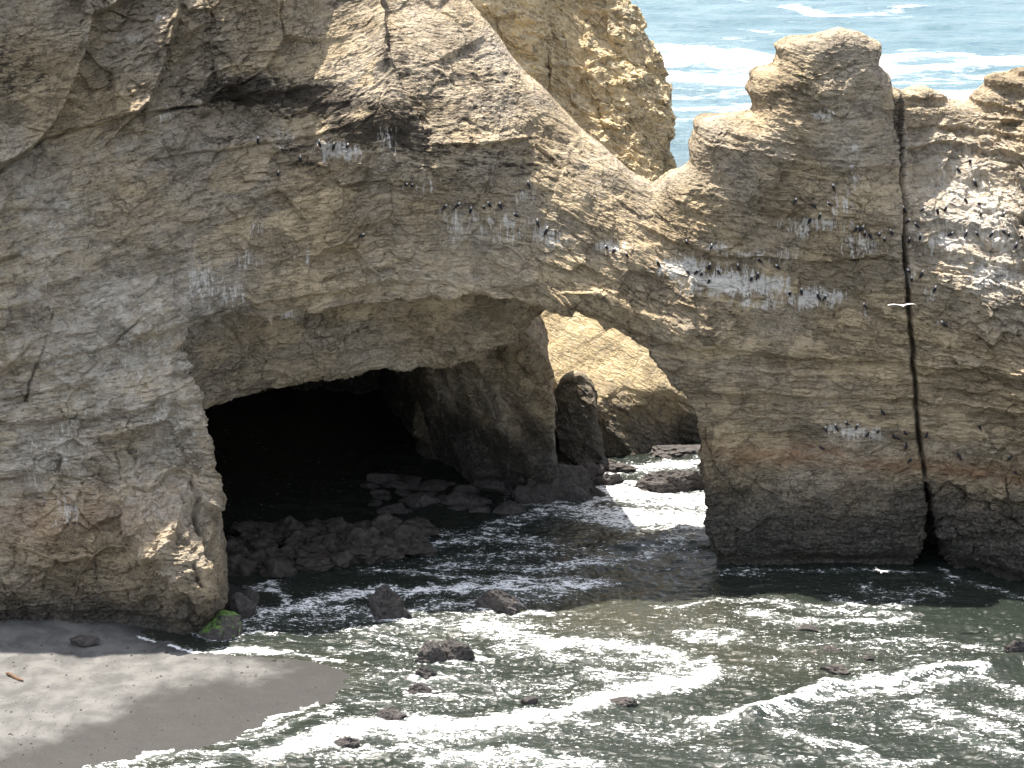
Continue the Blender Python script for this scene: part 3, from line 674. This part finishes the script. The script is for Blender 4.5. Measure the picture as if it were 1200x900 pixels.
wx_ = 2.0 * fbm(SX, SY, SX * 0, .22, 5, gain=.62); wy_ = 1.6 * fbm(SX + 50, SY, SX * 0, .3, 5, gain=.62)
nearm = SY < 200
foam = np.zeros(SX.shape)
foam[nearm] = foam_field(SX[nearm] + wx_[nearm], SY[nearm] + wy_[nearm], FOAM, True)
fm = (SY > 280) & (SY < 1200)
foam[fm] = foam_field(SX[fm] + 1.5 * wx_[fm], SY[fm] + 3 * wy_[fm], FAR_FOAM, True)
# heights
sdS = poly_sd(bpoly, SX, SY) + swig(SX, SY)
damp = .16 + .84 * sstep(0, 7, -sdS)
k = np.where(SY < 260, 1.0, 0.0)
hz = (fbm(SX * .8 + .3 * SY, SY * 1.4, SX * 0, .16, 3) * .34 + fbm(SX + .4 * SY, SY * 2.2, SX * 0, .55, 3) * .17 + fbm(SX + .2 * SY, SY * 1.7, SX * 0, 1.7, 3, True) * .075) * k
hz += (fbm(SX, SY, SX * 0, .9, 4, True) * .09) * np.clip(foam, 0, 1) * k + .10 * np.clip(foam, 0, 1) * k
cr = np.array([wpt(p) for p in [(880,838),(930,822),(960,806),(1010,798),(1060,792),(1140,784),(1200,776)]]); dcr, _ = seg_dist(cr, SX, SY); hz += .55 * np.exp(-(dcr / .9) ** 2) * k
cr = np.array([wpt(p) for p in [(720,640),(780,632),(830,640)]]); dcr, _ = seg_dist(cr, SX, SY); hz += .5 * np.exp(-(dcr / 1.6) ** 2) * k
ph = SY * .115 + SX * .02 + 1.6 * fbm(SX, SY, SX * 0, .012, 3)
hz += (1 - k) * (np.exp(np.sin(ph) * 1.2 - 1.2) * 1.5 + fbm(SX, SY * 2, SX * 0, .07, 4) * .9) * sstep(260, 330, SY) * (1 - sstep(1500, 3000, SY))
hz = hz * damp - .25 * (1 - damp) * 0 - .02
shallow = np.exp(-((SX - 9) / 11) ** 2 - ((SY - 139.5) / 5) ** 2) + .6 * np.exp(-((SX - 18) / 9) ** 2 - ((SY - 131) / 4) ** 2) + .5 * sstep(-3, 0, sdS)
me = grid_mesh(SX, SY, hz, 'sea'); add_attr(me, 'foam', foam.ravel()); add_attr(me, 'shallow', np.clip(shallow, 0, 1).ravel())
mw, ntw, bw = NT('sea_water'); g = G(ntw)
geo = g.n('ShaderNodeNewGeometry').outputs['Position']; sep = g.n('ShaderNodeSeparateXYZ'); ntw.links.new(geo, sep.inputs[0]); X, Y, Z = sep.outputs
farf = g.ss(Y, 230, 420)
av = g.xyz(g.m('ADD', g.m('MULTIPLY', X, .55), g.m('MULTIPLY', Y, .12)), g.m('MULTIPLY', Y, 1.25), 0.0)
fa = g.attr('foam')
fn1 = g.noise(av, 1.0, 8, .72, 1.2); fn2 = g.noise(av, .22, 9, .74, .5)
fnm = g.m('ADD', g.m('MULTIPLY', fn1, g.m('SUBTRACT', 1.0, farf)), g.m('MULTIPLY', fn2, farf))
lace = g.m('SUBTRACT', g.voro(g.n('ShaderNodeVectorMath', operation='ADD').outputs[0], 1.0), 0)
# lacy cells warped by noise
vm = g.n('ShaderNodeVectorMath', operation='ADD'); ntw.links.new(av, vm.inputs[0])
vs = g.n('ShaderNodeVectorMath', operation='SCALE'); ntw.links.new(g.noise(av, .9, 4, .6, 0, 'Color'), vs.inputs[0]); vs.inputs['Scale'].default_value = 1.6; ntw.links.new(vs.outputs[0], vm.inputs[1])
cell = g.voro(vm.outputs[0], 1.15)
cell2 = g.voro(vm.outputs[0], 3.0)
lc = g.m('MAXIMUM', g.ss(cell, .10, .0), g.m('MULTIPLY', g.ss(cell2, .14, .0), .8))
fn3 = g.noise(av, 4.2, 6, .75, .6)
fv = g.m('ADD', g.m('ADD', fa, g.m('MULTIPLY', g.m('SUBTRACT', fn3, .5), g.m('SUBTRACT', 3.0, g.m('MULTIPLY', farf, 2.2)))), g.m('MULTIPLY', g.m('SUBTRACT', fnm, .52), 3.0))
fv = g.m('ADD', fv, g.m('MULTIPLY', g.m('MULTIPLY', lc, .45), g.m('SUBTRACT', 1.0, farf)))
base_f = g.m('ADD', g.m('MULTIPLY', g.ss(fv, .76, 1.06), g.m('SUBTRACT', 1.0, farf)), g.m('MULTIPLY', g.ss(fv, .40, 1.45), farf)); base_f = g.m('MULTIPLY', base_f, g.ss(fa, .0, .12))
strayn = g.noise(av, 4.0, 7, .8, .8)
stray = g.m('MULTIPLY', g.ss(strayn, .63, .66), g.m('SUBTRACT', 1.0, farf))  # white specks painted as sun glints, along with scattered foam
strayf = g.m('MULTIPLY', g.ss(g.noise(av, .28, 6, .75, .3), .68, .72), farf)
foam_glint = g.m('MAXIMUM', base_f, g.m('MULTIPLY', g.m('MAXIMUM', stray, strayf), .75))
wcol = g.mix(g.attr('shallow'), (.017, .022, .018), (.036, .037, .027))
wcol = g.mix(g.m('MULTIPLY', g.ss(g.noise(av, .5, 5, .65, .5), .5, .7), .45), wcol, (.028, .031, .024))
fcol = g.mix(g.ss(g.noise(av, .05, 5, .6), .4, .65), (.038, .088, .112), (.066, .122, .145))
wcol = g.mix(g.m('MULTIPLY', g.ss(fa, .1, 1.0), .30), wcol, (.17, .20, .19))
wcol = g.mix(farf, wcol, fcol)
col = g.mix(foam_glint, wcol, (.80, .81, .82))
ntw.links.new(col, bw.inputs['Base Color'])
ntw.links.new(g.m('ADD', g.m('MULTIPLY', foam_glint, .55), g.m('ADD', .10, g.m('MULTIPLY', farf, .15))), bw.inputs['Roughness']); bw.inputs['IOR'].default_value = 1.33
wb = g.m('ADD', g.m('MULTIPLY', g.noise(av, 1.6, 6, .6, .4), 1.0), g.m('MULTIPLY', foam_glint, .10))
b1 = g.bump(wb, .55, .30)
b2 = g.bump(g.noise(av, .22, 5, .62), .6, 2.2, b1)
mn = g.n('ShaderNodeMix', data_type='VECTOR'); ntw.links.new(farf, mn.inputs['Factor']); ntw.links.new(b1, mn.inputs[4]); ntw.links.new(b2, mn.inputs[5])
ntw.links.new(mn.outputs[1], bw.inputs['Normal'])
tag(link('sea', me, mw), kind='structure')

# ------------------------------------------------------------------ BOULDERS
def boulder_mesh(seed, sub=4, jag=1.0):
    import bmesh
    bm = bmesh.new(); bmesh.ops.create_icosphere(bm, subdivisions=sub, radius=1)
    r = random.Random(seed); planes = []
    for _ in range(17):
        n = Vector((r.uniform(-1, 1), r.uniform(-1, 1), r.uniform(-.4, 1))).normalized(); planes.append((n, r.uniform(.5, .85)))
    co = np.array([v.co[:] for v in bm.verts])
    for n, dd in planes:
        n = np.array(n); t = co @ n; over = np.clip(t - dd, 0, None); co = co - over[:, None] * n * .9
    o = seed * 3.1
    rad = 1 + .16 * jag * fbm(co[:,0] + o, co[:,1], co[:,2], 1.6, 4, True) + .10 * jag * fbm(co[:,0] + o, co[:,1], co[:,2], 4.5, 4, True)
    co = co * rad[:, None]
    for v, c in zip(bm.verts, co): v.co = c
    me = bpy.data.meshes.new('boulder'); bm.to_mesh(me); bm.free(); return me
def boulder(px, py, wpx, hpx, label, group=None, mat=None, seed=0, name='boulder', z0=0.0, sub=4, jag=1.0, dy=1.0, cat='boulder'):
    p = at_z(px, py + hpx * .5, z0); kx = (p[1] * CP + (CAM_Z - z0) * SP) / FPX
    me = boulder_mesh(seed, sub, jag); me.materials.append(mat or M_BLD)
    o = bpy.data.objects.new(name, me); COL.objects.link(o)
    hx = wpx * kx * .5; hh = hpx * kx
    o.scale = (hx * 1.42, hx * .9 * dy, hh * 1.0); o.location = (p[0], p[1] + hx * .3 * dy, z0 + hh * .2)
    o.rotation_euler = (0, 0, random.uniform(-.3, .3))
    tag(o, label, cat, group); return o
GB = 'dark boulders standing in the surf'
BL = [(452,706,38,30,'largest dark angular boulder in the foaming surf, nearest the cliff foot'),(591,706,36,20,'low wedge-shaped dark boulder in white foam, in front of the arch'),
 (508,766,28,16,'left half of the pair of weedy dark boulders awash in mid surf'),(533,762,30,18,'right half of the pair of weedy dark boulders awash in mid surf'),
 (499,788,18,10,'small pointed black rock just below the weedy pair'),(491,807,20,9,'flat black rock barely above water, below the small pointed one'),
 (457,839,26,13,'dark rock on the edge of the widest foam band'),(407,870,24,10,'flat black rock awash in the foam near the bottom of the picture'),
 (945,737,18,7,'small black rock awash right of the clear green water'),(973,762,22,7,'flat dark rock just breaking the surface below the tower shadow'),(978,784,24,8,'low dark rock awash above the long breaking wave'),
 (1015,771,14,6,'tiny dark rock awash near the long breaking wave'),(1192,761,22,14,'grey-green boulder at the edge of the tower shadow'),
 (620,820,16,6,'small black rock awash in the widest foam band'),(735,823,22,6,'thin black rock in the right end of the foam band')]
for i, (a, b, c, d, l) in enumerate(BL): boulder(a, b, c, d, l, GB, seed=i + 1, dy=.8, jag=2.2, sub=5)
boulder(262,734,40,22,'boulder with bright green weed on top, at the corner of the cliff foot', mat=M_MOSS, seed=40)
boulder(284,712,28,24,'black boulder leaning on the cliff corner above the green weedy one', GB, seed=41)
boulder(292,700,26,22,'black boulder washed by a foam swirl beside the cliff corner', GB, seed=42)
boulder(98,749,26,7,'low dark stone half buried in the shaded sand', seed=43, z0=.35)
GP = 'dark rocks in the passage under the arch'
for i, (a, b, c, d, l) in enumerate([(655,568,60,34,'largest dark craggy rock at the foot of the inner pier'),(632,578,40,22,'craggy dark rock on the left of the largest passage rock'),(683,556,30,22,'dark rock between the spur and the largest passage rock'),
   (709,562,28,12,'smooth dark oval rock in white foam under the arch'),(692,575,22,11,'small dark oval rock in white foam, nearer than the other oval one'),
   (775,566,44,16,'left end of the low black reef in bright foam under the arch'),(808,563,46,18,'right end of the low black reef in bright foam under the arch'),(715,546,40,8,'flat black rock at the foot of the far cliff'),(795,528,60,8,'pale flat slab at the waterline of the far cliff')]):
    boulder(a, b, c, d, l, GP, seed=60 + i, sub=5, jag=2.4, dy=.7)
rr = random.Random(5)
GL = 'boulders of the dim rubble ledge in the cave mouth'
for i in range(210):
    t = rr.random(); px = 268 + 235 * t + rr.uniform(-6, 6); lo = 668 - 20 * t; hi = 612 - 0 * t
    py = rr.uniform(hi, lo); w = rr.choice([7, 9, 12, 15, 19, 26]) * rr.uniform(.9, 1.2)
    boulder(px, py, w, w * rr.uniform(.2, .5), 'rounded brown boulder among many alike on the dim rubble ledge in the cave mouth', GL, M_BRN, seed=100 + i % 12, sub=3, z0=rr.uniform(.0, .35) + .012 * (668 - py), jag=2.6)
GC = 'black rocks heaped against the inner pier'
for i in range(60):
    px = rr.uniform(430, 610); py = rr.uniform(560, 600); w = rr.choice([9, 13, 18, 30]) * rr.uniform(.9, 1.2)
    boulder(px, py, w, w * rr.uniform(.2, .45), 'black wet rock in the dark heap along the foot of the inner pier', GC, M_BLD, seed=120 + i % 9, sub=3, jag=1.5)

# pebbles scattered over the sand
pv, pf = [], []
for i in range(900):
    px = rr.uniform(-150, 380); py = rr.uniform(748, 930); p = at_z(px, py, .4)[:2]
    sd_ = float(poly_sd(bpoly, p[:1], p[1:2])[0])
    if sd_ < .5: continue
    zb_ = float(beach_z(np.array([sd_]), p[:1], p[1:2])[0]); r_ = rr.choice([.03, .04, .05, .05, .08, .13]); o_ = len(pv)
    for t in range(6): pv.append((p[0] + r_ * rr.uniform(.8, 1.3) * math.cos(t * 1.047), p[1] + r_ * rr.uniform(.7, 1.1) * math.sin(t * 1.047), zb_ - .01))
    pv.append((p[0] + r_ * .2, p[1], zb_ + r_ * .8))
    pf += [(o_ + t, o_ + (t + 1) % 6, o_ + 6) for t in range(6)]
me = bpy.data.meshes.new('pebbles'); me.from_pydata(pv, [], pf); me.update(); tag(link('pebbles', me, M_BLD), 'tiny dark pebbles and shell bits scattered over the sand', 'pebbles', kind='stuff')

# driftwood
def tube(name, pts, rads, mat, seg=8):
    V_, Fc = [], []
    for i, (p, r) in enumerate(zip(pts, rads)):
        p = Vector(p); d = (Vector(pts[min(i + 1, len(pts) - 1)]) - Vector(pts[max(i - 1, 0)])).normalized()
        a = d.orthogonal().normalized(); b = d.cross(a)
        for k_ in range(seg):
            t = 2 * math.pi * k_ / seg; V_.append(p + a * math.cos(t) * r + b * math.sin(t) * r)
    for i in range(len(pts) - 1):
        for k_ in range(seg):
            Fc.append((i * seg + k_, i * seg + (k_ + 1) % seg, (i + 1) * seg + (k_ + 1) % seg, (i + 1) * seg + k_))
    Fc.append(tuple(range(seg))[::-1]); Fc.append(tuple((len(pts) - 1) * seg + k_ for k_ in range(seg)))
    me = bpy.data.meshes.new(name); me.from_pydata([tuple(v) for v in V_], [], Fc); me.update(); me.materials.append(mat)
    o = bpy.data.objects.new(name, me); COL.objects.link(o); return o
a, b = at_z(7, 786, .55), at_z(27, 795, .55)
pts = [(lambda p: np.array([p[0], p[1], float(np.interp(0, [0], [beach_z(poly_sd(bpoly, p[:1], p[1:2]), p[:1], p[1:2])[0]])) + .08 + .05 * math.sin(t * 7)]))(a + (b - a) * t) for t in np.linspace(0, 1, 9)]
tag(tube('driftwood', pts, [.05, .13, .16, .12, .17, .13, .15, .1, .04], M_WOOD), 'short brown piece of driftwood lying alone on the pale sand', 'driftwood')

# ------------------------------------------------------------------ SEABIRDS
def lathe_rings(rings, seg=10):
    """rings: (centre, radius x, radius y, material index)"""
    V_, Fc, Mi = [], [], []
    for c, rx, ry, mi in rings:
        for k_ in range(seg):
            t = 2 * math.pi * k_ / seg; V_.append((c[0] + rx * math.cos(t), c[1] + ry * math.sin(t), c[2]))
    for i in range(len(rings) - 1):
        for k_ in range(seg):
            Fc.append((i * seg + k_, i * seg + (k_ + 1) % seg, (i + 1) * seg + (k_ + 1) % seg, (i + 1) * seg + k_)); Mi.append(rings[i][3])
    Fc.append(tuple(range(seg))[::-1]); Mi.append(rings[0][3]); Fc.append(tuple((len(rings) - 1) * seg + k_ for k_ in range(seg))); Mi.append(rings[-1][3])
    return V_, Fc, Mi
def bird_mesh(kind, turn=0.0, hunch=0.0):
    W = 1 if kind != 'dark' else 0
    h = 1 - .22 * hunch
    rings = [((0, .10, .02), .02, .03, 0), ((0, .08, .06), .05, .05, 0), ((0, .05, .12), .085, .09, 0), ((0, .02, .22 * h), .105, .12, 0), ((0, 0, .32 * h), .10, .115, 0),
             ((0, -.015, .40 * h), .075, .085, 0), ((0, -.03, .455 * h), .048, .052, W), ((0, -.04, .51 * h), .042, .045, W), ((0, -.055, .555 * h), .05, .06, W), ((0, -.065, .59 * h), .046, .055, W), ((0, -.06, .615 * h), .02, .025, W)]
    V_, Fc, Mi = lathe_rings(rings)
    def add(vs, fs, mi):
        o = len(V_); V_.extend(vs); Fc.extend([tuple(i + o for i in f) for f in fs]); Mi.extend([mi] * len(fs))
    hz_ = .575 * h
    add([(-.013, -.10, hz_), (.013, -.10, hz_), (0, -.10, hz_ + .022), (0, -.235, hz_ - .012)], [(0, 1, 3), (1, 2, 3), (2, 0, 3), (0, 2, 1)], 2)      # bill
    add([(-.06, .11, .10), (.06, .11, .10), (.05, .20, -.08), (-.05, .20, -.08), (-.05, .085, .09), (.05, .085, .09), (.045, .175, -.08), (-.045, .175, -.08)], [(0, 1, 2, 3), (4, 7, 6, 5), (0, 3, 7, 4), (1, 5, 6, 2), (3, 2, 6, 7), (0, 4, 5, 1)], 0)   # tail
    for s_ in (-1, 1):   # folded wings and feet
        x0 = s_ * .105
        add([(x0, -.03, .36 * h), (x0 + s_ * .012, .02, .22), (x0 - s_ * .02, .15, .03), (x0 - s_ * .03, .07, .34 * h), (x0 - s_ * .03, 0, .36 * h), (x0 - s_ * .03, .02, .2), (x0 - s_ * .05, .13, .05)], [(0, 1, 2, 3), (0, 4, 5, 1), (1, 5, 6, 2), (0, 3, 4), (3, 2, 6)], 0)
        add([(s_ * .05 - .012, 0, .07), (s_ * .05 + .012, 0, .07), (s_ * .05 + .03, -.07, 0), (s_ * .05 - .03, -.07, 0), (s_ * .05 - .012, .03, 0), (s_ * .05 + .012, .03, 0)], [(0, 1, 2, 3), (0, 3, 4), (1, 5, 2), (0, 4, 5, 1), (3, 2, 5, 4)], 2)
    me = bpy.data.meshes.new('seabird'); me.from_pydata(V_, [], Fc); me.update()
    for p, mi in zip(me.polygons, Mi): p.material_index = mi; p.use_smooth = True
    for mt in (M_BLACK, M_WHITE, M_BILL): me.materials.append(mt)
    return me
BM = {('w', 0): bird_mesh('white'), ('w', 1): bird_mesh('white', 0, 1), ('d', 0): bird_mesh('dark'), ('d', 1): bird_mesh('dark', 0, 1)}
ORD = ['first', 'second', 'third', 'fourth', 'fifth', 'sixth', 'seventh', 'eighth', 'ninth', 'tenth', 'eleventh', 'twelfth', 'thirteenth', 'fourteenth', 'fifteenth', 'sixteenth', 'seventeenth', 'eighteenth', 'nineteenth', 'twentieth', 'twenty-first', 'twenty-second']
CL = [
 ('on the dark stained ledges high above the cave', 'w', [(302,164),(326,202),(352,186),(374,167),(391,171),(407,169)]),
 ('alone on the bare wall above the cave lip', 'w', [(422,274)]),
 ('alone above the row over the middle of the arch', 'w', [(619,214)]),
 ('in the pair left of the row over the arch', 'w', [(475,214),(483,215)]),
 ('in the slanting row over the middle of the arch', 'w', [(520,241),(535,239),(551,246),(567,241),(574,238),(586,239),(606,250),(630,260),(640,270)]),
 ('on the small nest ledge left of the white streak', 'w', [(711,287),(719,292),(735,297)]),
 ('on the long white streak of droppings', 'w', [(772,308),(806,316),(815,317),(822,319),(831,312),(831,327),(842,316),(865,312),(880,325),(888,321),(925,342),(938,341),(959,346),(966,347)]),
 ('on the thin ledges just above the white streak', 'w', [(805,282),(834,287),(891,303),(912,311)]),
 ('on the pale ledges in the middle of the tower', 'w', [(931,234),(949,257),(954,239),(960,252),(973,237),(976,218)]),
 ('on the nest hollow left of the fissure', 'w', [(1001,267),(1008,267),(1013,273),(1020,275),(1030,273),(1036,279),(1044,270)]),
 ('along the edge of the long fissure', 'w', [(1060,245),(1063,257),(1065,281),(1066,316),(1068,326),(1079,321),(1080,243)]),
 ('on the sunlit ledges of the shoulder', 'w', [(1075,262),(1078,277),(1098,246),(1108,243),(1112,272),(1124,197),(1131,272),(1132,233),(1136,187),(1143,214),(1145,272),(1147,236),(1149,249),(1160,274),(1175,250),(1176,269),(1181,273),(1190,286),(1197,276)]),
 ('low on the shoulder, right of the fissure', 'w', [(1095,338),(1108,379)]),
 ('alone left of the fissure in a dark hollow', 'w', [(1014,356)]),
 ('around the small white patch low on the tower', 'w', [(967,501),(980,499),(993,494),(1004,498)]),
 ('alone at the far right near the wet rock', 'w', [(1190,551)]),
 ('without white, roosting low beside the fissure', 'd', [(964,522),(1016,507),(1028,503),(1035,482),(1048,510),(1053,511),(1061,505),(1062,522),(1066,537),(1085,509),(1124,532),(1147,498),(1181,535)]),
]
rb = random.Random(3)
for where, kd, pts in CL:
    n_ = len(pts)
    for i, (px, py) in enumerate(sorted(pts)):
        d = Vector(ray(px, py + 3.5)).normalized()
        hit, nrm, idx_, dist = bvh_main.ray_cast(Vector((0, 0, CAM_Z)), d)
        if hit is None: continue
        o = bpy.data.objects.new('seabird', BM[(kd, rb.randint(0, 1))]); COL.objects.link(o)
        o.location = hit + Vector((0, -.10, -.12)); sc = rb.uniform(1.0, 1.22); o.scale = (sc, sc, sc)
        o.rotation_euler = (rb.uniform(-.1, .55), rb.uniform(-.15, .15), rb.uniform(-2.6, 2.6))
        look = 'white-headed seabird' if kd == 'w' else 'all dark seabird'
        if n_ == 1: lab = f'{look} perched {where}'
        else: lab = f'{look}, {ORD[i]} from the left {where}'
        if kd == 'd': lab = lab.replace('all dark seabird, ', '').replace('without white, ', '').strip(); lab = 'all dark seabird, ' + lab
        tag(o, lab, 'seabird', 'seabirds perched on the arch')
def gull(px, py, Y, span, roll, yaw, label):
    p = at_y(px, py, Y)
    r = bpy.data.objects.new('gull', None); COL.objects.link(r); r.location = p; r.rotation_euler = (0, roll, yaw)
    V_, Fc, Mi = lathe_rings([((0, 0, -.24), .006, .02, 0), ((0, 0, -.17), .05, .02, 0), ((0, 0, -.10), .06, .05, 0), ((0, 0, 0), .085, .085, 0), ((0, 0, .12), .075, .08, 0), ((0, 0, .2), .045, .05, 0), ((0, 0, .25), .05, .05, 0), ((0, 0, .3), .03, .03, 0), ((0, 0, .36), .005, .006, 0)])
    V_ = [(v[0], -v[2], v[1]) for v in V_]
    me = bpy.data.meshes.new('body'); me.from_pydata(V_, [], Fc); me.update(); me.materials.append(M_WHITE); ob = link('body', me, None, r)
    for s_ in (-1, 1):
        st = [(0.05, -.12, .10, .03), (.22, -.14, .06, .09), (.42, -.13, .08, .13), (.6, -.06, .10, .11), (.76, .05, .12, .05)]
        vs, fs = [], []
        for (a_, ly, ty, zz) in st:
            q = s_ * a_ * span / 1.5
            vs += [(q, ly, zz), (q, ty, zz), (q, ty, zz - .02), (q, ly, zz - .03)]
        for i in range(len(st) - 1):
            for k_ in range(4): fs.append((i * 4 + k_, i * 4 + (k_ + 1) % 4, (i + 1) * 4 + (k_ + 1) % 4, (i + 1) * 4 + k_))
        n_ = (len(st) - 1) * 4; fs += [(0, 1, 2, 3), (n_, n_ + 1, n_ + 2, n_ + 3)]
        me = bpy.data.meshes.new('wing'); me.from_pydata(vs, [], fs); me.update(); me.materials.append(M_WHITE); link('wing', me, None, r)
    tag(r, label, 'gull', 'gulls in flight')
gull(1057, 358, 143, 2.3, .03, .25, 'white gull gliding across the long fissure with wings spread')
gull(1033, 670, 138, 1.0, .1, -.3, 'small pale gull flying low over the shadowed water at the foot of the tower')

# ------------------------------------------------------------------ light
SUN = Vector((-.22, .29, 1)).normalized()
el = math.asin(SUN.z); az = math.atan2(SUN.x, SUN.y)
w = bpy.data.worlds.new('World'); scene.world = w; w.use_nodes = True; nt = w.node_tree
bg = nt.nodes['Background']; sky = nt.nodes.new('ShaderNodeTexSky'); sky.sky_type = 'NISHITA'; sky.sun_disc = False
sky.sun_elevation = el; sky.sun_rotation = az; sky.air_density = 1.0; sky.dust_density = 2.0; sky.ozone_density = 1.0
hs = nt.nodes.new('ShaderNodeHueSaturation'); hs.inputs['Saturation'].default_value = .42; nt.links.new(sky.outputs[0], hs.inputs['Color']); nt.links.new(hs.outputs[0], bg.inputs[0]); bg.inputs[1].default_value = .13
ld = bpy.data.lights.new('sun', 'SUN'); ld.energy = 5; ld.angle = math.radians(.53); ld.color = (1, .925, .82)
lo = bpy.data.objects.new('sun', ld); COL.objects.link(lo); lo.rotation_euler = SUN.to_track_quat('Z', 'Y').to_euler(); lo.location = (0, 150, 120)
vs = scene.view_settings; vs.view_transform = 'Standard'; vs.look = 'None'; vs.gamma = 1; vs.exposure = 1.48
scene.display_settings.display_device = 'sRGB'
scene.cycles.max_bounces = 6; scene.cycles.diffuse_bounces = 4; scene.cycles.use_denoising = True; scene.cycles.adaptive_threshold = .02
